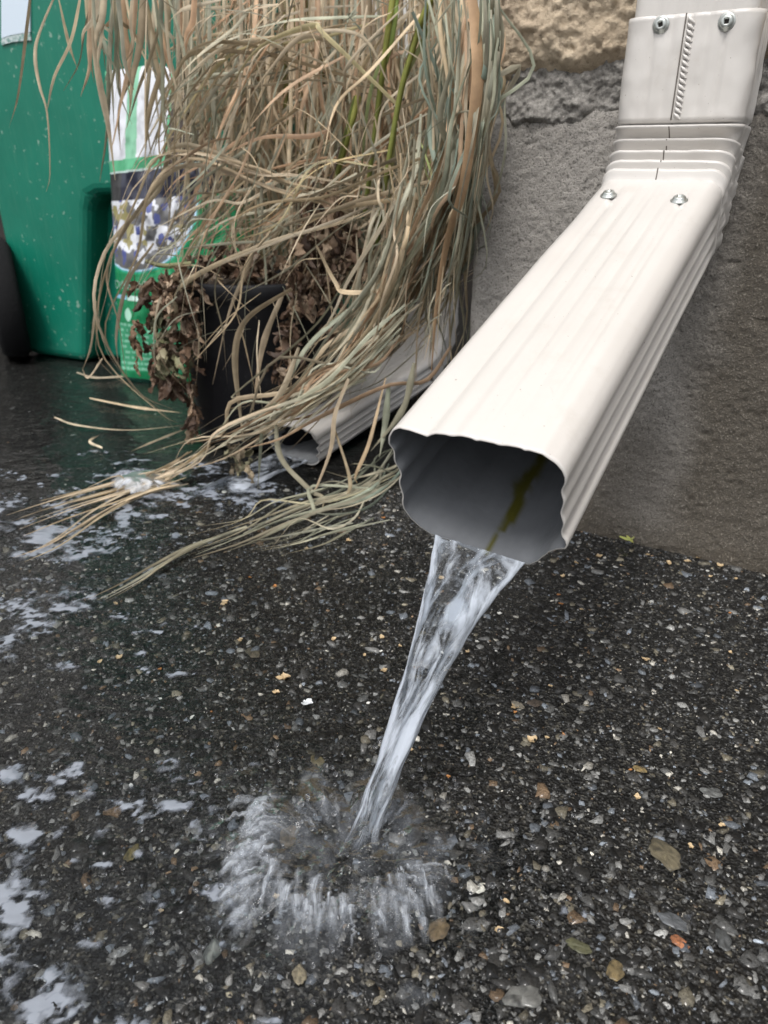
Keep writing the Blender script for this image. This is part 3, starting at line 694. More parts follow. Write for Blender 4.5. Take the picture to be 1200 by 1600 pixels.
# ------------------------------------------------------------------ house wall far behind
def box(bm, x0, x1, y0, y1, z0, z1):
    v = [bm.verts.new(p) for p in ((x0, y0, z0), (x1, y0, z0), (x1, y1, z0), (x0, y1, z0), (x0, y0, z1), (x1, y0, z1), (x1, y1, z1), (x0, y1, z1))]
    for f in ((0, 3, 2, 1), (4, 5, 6, 7), (0, 1, 5, 4), (1, 2, 6, 5), (2, 3, 7, 6), (3, 0, 4, 7)): bm.faces.new([v[k] for k in f])
def bm_obj(name, bm, mat, parent=None):
    me = bpy.data.meshes.new(name); bmesh.ops.recalc_face_normals(bm, faces=bm.faces); bm.to_mesh(me); bm.free(); me.materials.append(mat)
    o = bpy.data.objects.new(name, me); COL.objects.link(o)
    if parent: o.parent = parent; o.matrix_parent_inverse = parent.matrix_basis.inverted()
    return o
HW_Y = 2.32; Z_SID = float(at_y(400, 112, HW_Y)[2])
house = thing('house_wall', 'pale siding above a dark foundation far behind the dry grass', 'wall', (0, HW_Y, 0))
bm = bmesh.new(); box(bm, -4, 1.6, HW_Y, HW_Y+.2, -.05, Z_SID); bm_obj('foundation', bm, simple('dark_foundation', (.035, .03, .027), .9), house)
bm = bmesh.new()
for k in range(20):
    z = Z_SID+k*.11+.002
    v = [bm.verts.new(p) for p in ((-4, HW_Y-.022, z), (1.6, HW_Y-.022, z), (1.6, HW_Y-.008, z+.108), (-4, HW_Y-.008, z+.108), (-4, HW_Y+.1, z), (1.6, HW_Y+.1, z), (1.6, HW_Y+.1, z+.108), (-4, HW_Y+.1, z+.108))]
    for f in ((0, 1, 2, 3), (0, 4, 5, 1), (3, 2, 6, 7), (0, 3, 7, 4), (1, 5, 6, 2)): bm.faces.new([v[q] for q in f])
bm_obj('siding', bm, simple('pale_siding', (.62, .60, .58), .6), house)

# ------------------------------------------------------------------ green wheeled bin
def mat_bin():
    m, N, L, b = new_mat('scuffed_green_plastic'); t = tex(N, L, 4, 5); s = tex(N, L, 85, 2, .5); s2 = tex(N, L, 40, 3, stretch=(6, 6, .5))
    c = ramp(N, L, t.outputs[0], [(.3, (.004, .135, .088)), (.7, (.008, .20, .13))]).outputs[0]
    dm = N.new('ShaderNodeMath'); dm.operation = 'MULTIPLY_ADD'; L.new(t.outputs[0], dm.inputs[0]); dm.inputs[1].default_value = .22; L.new(s.outputs[0], dm.inputs[2])
    c = mixc(N, L, ramp(N, L, dm.outputs[0], [(.785, 0.), (.84, .7)]).outputs[0], c, (.28, .42, .34))
    c = mixc(N, L, ramp(N, L, s2.outputs[0], [(.5, 0.), (.8, .25)]).outputs[0], c, (.08, .25, .17))
    L.new(c, b.inputs['Base Color']); setp(b, Roughness=.34); bump(N, L, b, t.outputs[0], .2, .01); return m
M_BIN = mat_bin()
BL, BR = on_ground(40, 553), on_ground(166, 573)
E1 = norm(BR-BL); E2 = norm(np.cross(E1, Z)); E2 = E2 if E2[1] < 0 else -E2
def bin_face(px, py, lean=.05):                         # photo point on the leaning front face -> (s, z)
    Nn = norm(E2 - Z*lean); p = on_plane(px, py, BL, Nn); return float(np.dot(p-BL, E1)), float(p[2])
def bin_pt(s, z, back=0., lean=.05): return BL + E1*s + Z*z + E2*(lean*z-back)
s_n, z_n = bin_face(131, 305); s_b = bin_face(133, 566)[0]; s_r = bin_face(347, 90)[0]; s_l, z_l = bin_face(-14, 300)
grad = s_l/z_l
wbin = thing('wheeled_bin', 'green plastic wheeled waste bin with a pale label at the left edge', 'waste bin', BL)
out = [(0, 0), (s_b, 0), (s_n+.0, z_n-.03), (s_n+.012, z_n-.008), (s_n+.035, z_n), (s_r, z_n+.012), (s_r+.03, 1.0), (grad*1.0, 1.0)]
bm = bmesh.new()
fr = [bm.verts.new(bin_pt(s, z)) for s, z in out]; bk = [bm.verts.new(bin_pt(s, z, .5)) for s, z in out]
bm.faces.new(fr); bm.faces.new(bk[::-1])
for k in range(len(out)): bm.faces.new((fr[k], bk[k], bk[(k+1) % len(out)], fr[(k+1) % len(out)]))
bevel(bm_obj('body', bm, M_BIN, wbin), .022, 4)
bm = bmesh.new(); o4 = [(s_b-.03, .004), (s_r-.02, .004), (s_r, z_n-.002), (s_n-.03, z_n-.002)]
fr = [bm.verts.new(bin_pt(s, z, .055)) for s, z in o4]; bk = [bm.verts.new(bin_pt(s, z, .48)) for s, z in o4]
bm.faces.new(fr); bm.faces.new(bk[::-1])
for k in range(4): bm.faces.new((fr[k], bk[k], bk[(k+1) % 4], fr[(k+1) % 4]))
bevel(bm_obj('wheel_recess', bm, M_BIN, wbin), .01, 3)
bm = bmesh.new(); o4 = [(grad-.02, 1.0), (s_r+.05, 1.0), (s_r+.05, 1.05), (grad-.02, 1.05)]
fr = [bm.verts.new(bin_pt(s, z, -.03)) for s, z in o4]; bk = [bm.verts.new(bin_pt(s, z, .53)) for s, z in o4]
bm.faces.new(fr); bm.faces.new(bk[::-1])
for k in range(4): bm.faces.new((fr[k], bk[k], bk[(k+1) % 4], fr[(k+1) % 4]))
bevel(bm_obj('lid', bm, M_BIN, wbin), .01, 3)
def on_bin(pl, off):
    q = []
    for px, py in pl: s, z = bin_face(px, py); q.append(bin_pt(s, z, -off))
    return q
def panel(name, pl, off, mat, parent):
    n = len(pl); V = on_bin(pl, off)+on_bin(pl, -.004)
    F = [tuple(range(n))]+[(k, n+k, n+(k+1) % n, (k+1) % n) for k in range(n)]
    return mesh_obj(name, V, F, mat, parent, smooth_sh=False)
lab = panel('label', [(4, 60), (20, 55), (49, 50), (48, -40), (4, -40)], .003, simple('pale_blue_label', (.66, .76, .86), .4), wbin)
m_, N, L, b = new_mat('speckled_label_print'); t = tex(N, L, 160, 3)
L.new(ramp(N, L, t.outputs[0], [(.42, (.16, .30, .27)), (.55, (.55, .62, .62))]).outputs[0], b.inputs['Base Color'])
panel('label_print', [(4, 71), (22, 66), (50, 63), (49, 51), (20, 56), (4, 61)], .003, m_, wbin)
# wheel
def lathe(prof, n, O, ax):
    ax = norm(ax); x = norm(np.cross(ax, [0, 0, 1.])) if abs(ax[2]) < .9 else np.array([1., 0, 0]); y = np.cross(ax, x)
    th = np.linspace(0, 2*np.pi, n, endpoint=False)
    V = [O + ax*h + np.outer(np.cos(th)*r, x) + np.outer(np.sin(th)*r, y) for r, h in prof]
    return np.vstack(V), grid_faces(len(prof), n, True)
WC = np.array([at_y(-6, 470, 1.70)[0]+.022, 1.70, .128]); wax = norm(E2*.75 - E1*.55)
M_RUB = mat_vcol('dusty_black_rubber', .9, spec=.15, bump_scale=160, bump_d=.002)
V, F = lathe([(.02, .03), (.06, .028), (.075, .022), (.095, .032), (.118, .03), (.127, .02), (.128, -.02), (.118, -.03), (.02, -.03)], 48, WC, wax)
mesh_obj('wheel', V, F, M_RUB, wbin, col=np.tile((.012, .012, .013), (len(V), 1)))

# ------------------------------------------------------------------ soil bag
Bq = dict(TL=(164, 112), TR=(398, 76), BR=(404, 606), BL=(190, 586))
bb = on_ground(*Bq['BL'])-np.array([0, .03, 0]); be = norm(on_ground(*Bq['BR'])-bb); bn = norm(np.cross(be, Z)); bn = bn if bn[1] < 0 else -bn; bn = norm(bn-Z*.01)
nu, nv_ = 240, 520
su, sv_ = np.meshgrid(np.linspace(0, 1, nu), np.linspace(0, 1, nv_))
c3 = {k: on_plane(*v, bb, bn) for k, v in Bq.items()}
w_ = lambda a: a[..., None]
SF = w_((1-su)*(1-sv_))*c3['BL'] + w_(su*(1-sv_))*c3['BR'] + w_((1-su)*sv_)*c3['TL'] + w_(su*sv_)*c3['TR']
pil = (np.sin(np.pi*np.clip(su, 0, 1))**.55)*(np.sin(np.pi*np.clip(sv_*.97+.03, 0, 1))**.4)
wr = .006*fbm(su*6, sv_*9, 301, 3) + .003*fbm(su*22, sv_*14, 305, 2)
front = SF + bn*(w_(.045*pil + wr*pil)); back_ = SF - bn*w_(.05*pil)
bgx = (1-su)*(1-sv_)*190+su*(1-sv_)*404+(1-su)*sv_*164+su*sv_*398; bgy = (1-su)*(1-sv_)*586+su*(1-sv_)*606+(1-su)*sv_*112+su*sv_*76
bgy = bgy + (bgx-190)*.14*smooth(420, 200, bgy)       # print rows run level with the bag
g1, g2, mint, white, navy = (.012, .22, .085), (.02, .28, .11), (.22, .50, .33), (.66, .68, .73), (.02, .021, .028)
bc = np.empty(su.shape+(3,)); bc[:] = g1
def put(mask, c): bc[mask] = c
top = bgy < 249
put(top, (.10, .42, .22)); put(top & (bgy < 233) & (bgx > 170) & (bgx < 277), white); put(top & (bgx > 207+(bgy-120)*.0) & (bgx < 226) & (bgy < 233), mint); put(top & (bgx > 281), (.05, .032, .022))
put((bgy >= 249) & (bgy < 252), (.5, .62, .60))
mid = (bgy >= 252) & (bgy < 405); put(mid, (.034, .034, .036)); put(mid & (bgx > 200) & (bgy < 330), (.022, .024, .045))
cxa, cya = 222, 296; ra = np.hypot((bgx-cxa)/1.0, (bgy-cya)/1.0)
inpic = (ra < 101) & (bgy > 292)
n1 = fbm(bgx/17, bgy/20, 311, 3); n2 = fbm(bgx/11, bgy/16, 315, 2)
pic = np.where(w_(n1 > .12), np.array(white), np.array((.15, .15, .155))); pic = np.where(w_(n2 > .72), np.array((.09, .11, .30)), pic); pic = np.where(w_((n2 < -.45) & (n1 > -.2)), np.array((.30, .27, .12)), pic)
bc[inpic] = pic[inpic]
below = (bgy > 292) & (ra >= 101) & (bgy > 330+((bgx-222)/90)**2*-30); put(below, g2)
put((bgy > 300) & (ra >= 101) & (ra < 104), (.45, .66, .82)); put((bgy > 300) & (ra >= 104) & (ra < 107), (.03, .38, .26))
put((bgy >= 405), g1); put((bgy > 440) & (bgy < 447) & (bgx < 209), (.33, .58, .80)); put((bgy > 440) & (bgy < 448) & (bgx >= 211), (.62, .82, .74))
put(np.hypot((bgx-211)/7., (bgy-472)/12.) + .35*smooth(475, 455, bgy)*np.abs((bgx-211)/7.) < 1, (.42, .72, .56))
tx = (bgy > 488) & (bgy < 575) & (bgx < 300); put(tx, (.045, .30, .15))
line = tx & (((bgy-488) % 10) < 5) & (fbm(bgx/3.1, np.floor((bgy-488)/10)*7.7, 321, 2) > -.25) & (bgx > 193) & (bgx < 285); put(line, (.22, .52, .36))
m_bag = mat_vcol('printed_plastic_bag', .28, bump_scale=40, bump_d=.002, coat=.2)
bag = thing('soil_bag', 'printed green and white plastic soil bag leaning on the bin behind the flower pot', 'bag', bb)
V = np.concatenate([front.reshape(-1, 3), back_[::8, ::8].reshape(-1, 3)]); nb = back_[::8, ::8].shape
Ff = grid_faces(nv_, nu); Fb = grid_faces(nb[0], nb[1])[:, ::-1] + nu*nv_
mesh_obj('sack', V, np.vstack([Ff, Fb]), m_bag, bag, col=np.concatenate([bc.reshape(-1, 3), np.tile(g1, (nb[0]*nb[1], 1))]))
cu = bpy.data.curves.new('bag_text', 'FONT')
cu.body = 'OMERANT'; cu.size = 1; cu.align_x = 'LEFT'
to = bpy.data.objects.new('bag_text', cu); COL.objects.link(to); dg = bpy.context.evaluated_depsgraph_get(); dg.update()
me = bpy.data.meshes.new_from_object(to.evaluated_get(dg)); bpy.data.objects.remove(to)
co = np.array([v.co[:] for v in me.vertices]); co[:, 0] -= co[:, 0].min(); wtx = co[:, 0].max()
cc_ = c3
def bag_pt(px, py, off):
    d2 = (bgx-px)**2 + ((1-su)*(1-sv_)*586+su*(1-sv_)*606+(1-su)*sv_*112+su*sv_*76-py)**2; k = np.argmin(d2); return front.reshape(-1, 3)[k] + bn*off
for v, q in zip(me.vertices, co): v.co = bag_pt(184+q[0]/wtx*66, 430-q[1]*20-(q[0]/wtx)*3, .0025)
me.materials.append(simple('grey_white_print', (.33, .47, .41), .4)); o = bpy.data.objects.new('printed_text', me); COL.objects.link(o); o.parent = bag; o.matrix_parent_inverse = bag.matrix_basis.inverted()

# ------------------------------------------------------------------ plant pot
PC = np.array([-.196, 1.19, 0]); PH = .255
pot = thing('plant_pot', 'black plastic nursery pot full of withered stems beside the second downspout', 'plant pot', PC)
m_, N, L, b = new_mat('dusty_black_plastic'); t = tex(N, L, 18, 5); t2 = tex(N, L, 300, 3)
c = ramp(N, L, t.outputs[0], [(.4, (.008, .008, .010)), (.75, (.020, .021, .024))]).outputs[0]
L.new(mixc(N, L, ramp(N, L, t2.outputs[0], [(.66, 0.), (.74, .5)]).outputs[0], c, (.09, .09, .085)), b.inputs['Base Color']); setp(b, Roughness=.5, Specular_IOR_Level=.25); bump(N, L, b, t.outputs[0], .2, .003)
V, F = lathe([(.0, .006), (.108, .003), (.113, .008), (.123, PH-.03), (.125, PH-.026), (.130, PH-.024), (.131, PH-.004), (.129, PH), (.126, PH-.002), (.120, PH-.03), (.11, .02)], 72, PC, Z)
mesh_obj('pot_wall', V, F, m_, pot)
V, F = lathe([(.0, PH-.012), (.05, PH-.014), (.09, PH-.02), (.121, PH-.026)], 60, PC, Z); V[:, 2] += .006*fbm(V[:, 0]*80, V[:, 1]*80, 331, 3)
mesh_obj('soil', V, F, simple('dark_soil', (.03, .02, .013), .95), pot)

# ------------------------------------------------------------------ withered plant
def crumple(c, size, seed, up, droop=None):
    """one shrivelled leaf: a small curled, crinkled patch"""
    n, m = 12, 7; a, bq = np.meshgrid(np.linspace(0, 1, n), np.linspace(-1, 1, m), indexing='ij')
    wid = np.sin(np.pi*np.clip(a*.92+.05, 0, 1))**.8*.26
    u_ = norm(up); s_ = norm(np.cross(u_, [RND.gauss(0, 1), RND.gauss(0, 1), RND.gauss(0, 1)])); n_ = np.cross(u_, s_)
    curl = RND.uniform(.8, 2.4); bend = RND.uniform(-1, 1)
    X = a*1. ; Y = np.sin(bq*curl)*wid/curl; Zz = (1-np.cos(bq*curl))*wid/curl + bend*.5*a*a + .20*fbm(a*3.5+seed, bq*2.2, seed, 3)
    Y = Y + .05*fbm(a*5+seed*3, bq*2, seed+5, 2); tw_ = RND.uniform(-2.6, 2.6)*a; Y, Zz = Y*np.cos(tw_)-Zz*np.sin(tw_), Y*np.sin(tw_)+Zz*np.cos(tw_)
    P = c + size*(np.multiply.outer(X, u_)+np.multiply.outer(Y, s_)+np.multiply.outer(Zz, n_))
    return P.reshape(-1, 3), grid_faces(n, m)
BROWN = [(.13, .065, .03), (.20, .11, .055), (.30, .19, .10), (.38, .26, .15), (.09, .045, .022), (.24, .15, .08)]
wit = thing('withered_plant', 'brown shrivelled plant with crumpled leaves hanging over the black pot', 'plant', PC+Z*PH)
lf = MB()
def leaf_cloud(n, pl, y, sd, size, pal, up=(0, 0, -1), jit=.5):
    for j in range(int(n*1.35)):
        k = RND.random()*(len(pl)-1); i0 = min(int(k), len(pl)-2); f = k-i0
        px = pl[i0][0]*(1-f)+pl[i0+1][0]*f+RND.gauss(0, sd); py = pl[i0][1]*(1-f)+pl[i0+1][1]*f+RND.gauss(0, sd)
        p = at_y(px, py, y+RND.gauss(0, .012)); p[2] = max(p[2], .004)
        V, F = crumple(p, RND.uniform(*size)*.95, RND.randint(0, 9999), np.array(up)+np.array([RND.gauss(0, jit), RND.gauss(0, jit), RND.gauss(0, jit)]))
        V[:, 2] = np.maximum(V[:, 2], .002)
        c = np.array(RND.choice(pal)); c = (c*.72+.28*c.mean())*RND.uniform(.75, 1.6); lf.add(V, F, c*(.8+.4*np.random.RandomState(j).rand(len(V), 1)))
GREENISH = [(.13, .13, .05), (.20, .19, .08), (.16, .10, .05), (.26, .22, .11)]
leaf_cloud(36, [(245, 430), (285, 440), (270, 470)], 1.05, 16, (.02, .042), BROWN)
leaf_cloud(48, [(245, 460), (250, 540), (275, 540)], 1.08, 13, (.02, .04), GREENISH+BROWN[:2])
leaf_cloud(30, [(275, 440), (288, 480), (300, 520)], 1.05, 8, (.018, .034), BROWN)
leaf_cloud(22, [(240, 560), (262, 590), (270, 605)], 1.10, 9, (.02, .038), BROWN[:2]+[BROWN[4]])
leaf_cloud(24, [(295, 560), (298, 620), (303, 665)], 1.09, 5, (.014, .03), BROWN)
leaf_cloud(130, [(300, 415), (380, 425), (460, 430), (540, 425)], 1.12, 13, (.014, .034), BROWN+[(.42, .30, .19)], up=(.3, -.4, .4), jit=1)
leaf_cloud(46, [(468, 440), (458, 480), (450, 540), (440, 590)], 1.04, 9, (.016, .036), BROWN+[BROWN[4]])
leaf_cloud(120, [(500, 320), (515, 370), (505, 420), (498, 445)], 1.06, 20, (.018, .040), BROWN)
leaf_cloud(14, [(520, 500), (525, 540)], 1.05, 8, (.014, .028), BROWN)
leaf_cloud(7, [(208, 492), (214, 530), (208, 570)], 1.10, 2.5, (.016, .028), [(.20, .10, .045), (.26, .14, .06)], jit=.2)
leaf_cloud(12, [(372, 690), (375, 745)], .98, 7, (.015, .03), [(.22, .20, .10), (.20, .15, .08)])
M_LEAF = mat_vcol('shrivelled_leaf', .6, bump_scale=260, bump_d=.002, translucent=.12, var=.35)
def stem(pl, rad, c, y=1.06):
    P = spline([at_y(a, b_, y+dy) for a, b_, dy in pl], 26); V, F = tube_arrays(P, np.linspace(rad, rad*.7, 26), 6); mesh_obj('stem', V, F, M_LEAF, wit, col=np.tile(c, (len(V), 1)))
stem([(470, 430, .05), (480, 350, 0), (520, 270, 0), (530, 230, .02)], .0016, (.06, .035, .02)); stem([(300, 440, 0), (262, 440, 0), (250, 470, .01), (243, 530, .02)], .0035, (.20, .18, .09))
stem([(290, 450, 0), (292, 520, 0), (296, 600, .02), (305, 672, .02)], .0012, (.16, .08, .04)); stem([(210, 430, .04), (211, 470, .04), (208, 495, .04)], .0006, (.12, .08, .05))
stem([(300, 412, .02), (255, 415, .02), (228, 408, .02)], .004, (.26, .25, .12)); stem([(450, 430, 0), (455, 500, -.01), (430, 600, -.01)], .0014, (.14, .08, .04)); stem([(500, 250, 0), (515, 330, 0), (500, 450, 0)], .0018, (.10, .06, .03))
lf.build('withered_leaves', M_LEAF, wit)

# ------------------------------------------------------------------ long dry grass
STRAW = [(.50, .385, .235), (.58, .475, .32), (.44, .34, .20), (.52, .41, .27), (.40, .33, .22)]
GREY = [(.33, .34, .24), (.26, .28, .20), (.38, .38, .28), (.30, .28, .19), (.42, .39, .28)]
PINK = [(.52, .34, .20), (.48, .29, .16)]
GREEN = [(.24, .34, .07), (.30, .36, .12), (.20, .26, .07)]
OLIVE = [(.25, .22, .09), (.30, .27, .12), (.22, .17, .08)]
TEAL = [(.25, .32, .25), (.30, .36, .28)]
grass = thing('grass_plant', 'tall clump of long straw coloured grass drooping over the pot and pipes', 'grass', at_y(560, 430, 1.35)*np.array([1, 1, 0]))
def blade(mb, P, w, c, n=22, fold=.35, twist=None, taper=1.):
    P = spline(P, n); P[:, 2] = np.maximum(P[:, 2], .0045)
    T = np.gradient(P, axis=0); T /= np.linalg.norm(T, axis=1)[:, None]+1e-9
    t = np.linspace(0, 1, n); a0 = RND.uniform(-1.0, 1.0) if twist is None else twist; tw = a0 + RND.gauss(0, .8)*t + .5*math.sin(RND.uniform(0, 6))*np.sin(t*RND.uniform(2, 7))
    view = P-CAM; view /= np.linalg.norm(view, axis=1)[:, None]
    A = np.cross(T, view); A /= np.linalg.norm(A, axis=1)[:, None]+1e-9; B = np.cross(A, T)
    S_ = A*np.cos(tw)[:, None] + B*np.sin(tw)[:, None]; Nn = np.cross(T, S_)
    wt = w*.5*np.clip(np.minimum(.55+t*2.2, (1.04-t)*2.0), .06, 1)**taper*(1+.12*np.sin(t*RND.uniform(6, 20)+RND.uniform(0, 6)))
    V = np.stack([P-S_*wt[:, None], P+Nn*(wt*fold)[:, None], P+S_*wt[:, None]], 1).reshape(-1, 3); V[:, 2] = np.maximum(V[:, 2], .0025)
    c = (np.array(c)*.85+.15*np.mean(c))*RND.uniform(.85, 1.55); k = RND.uniform(.75, 1.05)
    tip = np.array(RND.choice([(.46, .31, .17), (.40, .36, .27), (.33, .22, .12)]))
    cc = c*(1-.45*t[:, None]**2)+tip*(.45*t[:, None]**2); cc = cc*(1+.10*np.sin(t*RND.uniform(10, 40)+RND.uniform(0, 6)))[:, None]
    C3 = np.repeat(cc, 3, 0).reshape(n, 3, 3); C3[:, 1] *= RND.choice((.78, 1.18)); C3[:, 2] *= k
    mb.add(V, grid_faces(n, 3), C3.reshape(-1, 3))
def bundle(mb, n, path, sd0, sd1, ysd, w, pal, t0=(0, .25), t1=(.65, 1.), wander=8, n_seg=22):
    """n blades following one drooping path (photo x, photo y, distance); each strays on its own"""
    path = np.array(path, float); m = len(path)
    for j in range(n):
        o0 = np.array([RND.gauss(0, sd0[0]), RND.gauss(0, sd0[1])]); o1 = np.array([RND.gauss(0, sd1[0]), RND.gauss(0, sd1[1])]); dy = RND.gauss(0, ysd); q = []; kink = RND.randint(1, 4) if RND.random() < .3 else -1
        a, b_ = RND.uniform(*t0), RND.uniform(*t1)
        fine = spline(path, 60); k0, k1 = int(a*59), int(b_*59); sel = fine[np.linspace(k0, k1, max(4, m+1)).astype(int)]
        for i_, (px, py, y) in enumerate(sel):
            t = a+(b_-a)*i_/(len(sel)-1); of = o0*(1-t)+o1*t
            P = at_y(px+of[0]+RND.gauss(0, wander), py+of[1]+RND.gauss(0, wander), y+dy+RND.gauss(0, .008))
            if kink == i_: P = P + np.array([RND.gauss(0, .022), 0, RND.gauss(0, .018)])
            if P[2] < .005: P = on_ground(px+of[0], py+of[1], .005)
            q.append(P)
        blade(mb, q, RND.uniform(*w), RND.choice(pal), n_seg)
def px_limit(py): return 722+40*max(0, min(1, (420-py)/420))
gd, gg, gn = MB(), MB(), MB()      # dry, grey-green and still-green blades
# stems fanning up out of the clump, then the thick curtain of fallen blades
for j in range(210):
    x0, x1 = RND.uniform(380, 640), RND.uniform(250, 745); y = RND.uniform(1.18, 1.6)
    blade(gd, [at_y(x0, RND.uniform(420, 500), y+.03), at_y(x0*.7+x1*.3+RND.gauss(0, 15), 300, y), at_y(x0*.35+x1*.65+RND.gauss(0, 15), 140, y), at_y(x1, -70, y)], RND.uniform(.003, .007), RND.choice(STRAW+OLIVE+GREY))
for j in range(330):
    x1 = RND.uniform(270, 735); dx = RND.gauss(0, 45); y = RND.uniform(1.12, 1.5); ye = RND.uniform(180, 440)
    x1 = min(x1, 700)
    blade(gd, [at_y(x1-dx*.2, -80, y), at_y(x1+RND.gauss(0, 8), ye*.3, y-.02), at_y(x1+dx*.5+RND.gauss(0, 10), ye*.7, y-.03), at_y(x1+dx, ye, y-.02)], RND.uniform(.003, .0065), RND.choice(STRAW+STRAW+GREY+PINK))
for j in range(230):   # tangled crossing blades
    x0, y0 = RND.uniform(330, 700), RND.uniform(-40, 380); an = RND.gauss(2.4, .5); ln = min(RND.uniform(100, 320), (x0-250)/max(.2, -math.cos(an))); y = RND.uniform(1.0, 1.3)
    q = []
    for t in (0, .33, .66, 1): q.append(at_y(min(x0+ln*t*math.cos(an)+RND.gauss(0, 10), 715), y0+ln*t*math.sin(an)+40*t*t+RND.gauss(0, 10), y))
    blade(gd, q, RND.uniform(.0025, .0055), RND.choice(STRAW+PINK+GREY))
# grey-green sweep along the wall
bundle(gg, 86, [(735, -60, .86), (742, 120, .84), (722, 280, .85), (668, 420, .96), (585, 525, 1.08), (480, 610, 1.10)], (16, 10), (46, 20), .010, (.0022, .0062), GREY+TEAL+STRAW[:3]+PINK[:1], t1=(.55, 1.))
bundle(gg, 66, [(690, -60, .92), (712, 150, .90), (700, 330, .92), (678, 470, .95), (668, 585, .95)], (24, 10), (26, 30), .012, (.0024, .0055), GREY+STRAW[:3]+TEAL[:1], t1=(.6, 1.))
bundle(gg, 46, [(765, -60, .79), (768, 90, .79), (745, 250, .81), (716, 420, .85), (690, 560, .90)], (7, 10), (12, 30), .006, (.003, .0055), GREY+TEAL, t1=(.5, .95), wander=3)
bundle(gd, 62, [(640, 180, .98), (640, 320, .96), (590, 470, .97), (500, 600, .97), (420, 665, .96)], (40, 30), (40, 20), .02, (.003, .006), STRAW+GREY+PINK, t1=(.6, 1.))
# the long sheaf running down to the wet ground at the left
bundle(gd, 28, [(660, 460, .97), (560, 570, .955), (430, 645, .95), (330, 698, .95), (250, 752, .955)], (30, 16), (34, 20), .016, (.0025, .0065), STRAW+PINK+GREY, t1=(.6, 1.), wander=10)
bundle(gg, 9, [(660, 480, .95), (560, 580, .935), (440, 660, .94), (380, 715, .95)], (30, 12), (26, 12), .012, (.003, .006), GREY+TEAL, t1=(.65, 1.), wander=5)
bundle(gd, 16, [(330, 690, .95), (240, 748, .96), (120, 785, .93), (-20, 835, .85)], (10, 6), (14, 12), .006, (.0028, .005), STRAW+[(.46, .33, .15)], wander=3)
bundle(gd, 6, [(300, 745, .95), (190, 780, .92), (80, 845, .83), (-20, 880, .78)], (12, 5), (10, 10), .004, (.002, .0035), STRAW, wander=3)
# sheaf on the asphalt in front of the second pipe
bundle(gg, 11, [(650, 712, 1.03), (560, 765, .96), (470, 795, .90), (380, 835, .82), (280, 868, .78)], (14, 12), (26, 12), .004, (.0022, .0052), GREY+[(.36, .33, .20)], wander=7)
bundle(gg, 5, [(420, 820, .85), (300, 860, .79), (220, 905, .72), (132, 948, .66)], (8, 4), (8, 5), .003, (.002, .004), GREY, wander=2)
bundle(gg, 11, [(640, 690, 1.05), (600, 750, .98), (540, 775, .95), (470, 770, .95)], (14, 12), (28, 22), .01, (.0025, .0045), TEAL+GREY, wander=9)
bundle(gg, 10, [(560, 800, .9), (500, 820, .86), (430, 845, .83), (300, 870, .79)], (30, 10), (30, 10), .003, (.0018, .003), GREY, wander=8)
# blades dropping across the pot and the second pipe
for pl in ([(455, 450, .99), (395, 490, .98), (368, 560, .98), (380, 640, .98), (385, 690, .97)], [(440, 470, 1.0), (412, 540, .99), (402, 640, .98)], [(560, 470, .97), (480, 545, .96), (430, 640, .96), (350, 680, .96)],
           [(470, 540, .96), (440, 610, .95), (400, 650, .95)], [(545, 590, .93), (528, 650, .92), (510, 700, .92), (480, 790, .92)], [(610, 600, .93), (598, 660, .92), (590, 720, .92)], [(600, 590, .93), (575, 690, .92), (552, 740, .92), (560, 765, .92)],
           [(525, 670, .92), (545, 760, .91), (530, 790, .91)], [(640, 560, .93), (620, 640, .92), (585, 700, .92)], [(428, 660, .93), (445, 720, .92), (500, 790, .90), (505, 850, .87)], [(410, 680, .95), (405, 720, .94), (400, 770, .93)]):
    for r_ in range(1): blade(gg if RND.random() < .5 else gd, [at_y(a+RND.gauss(0, 4), b_+RND.gauss(0, 4), y+RND.gauss(0, .005)) for a, b_, y in pl], RND.uniform(.0045, .0095), RND.choice(STRAW+GREY+[(.52, .38, .22)]), 26)
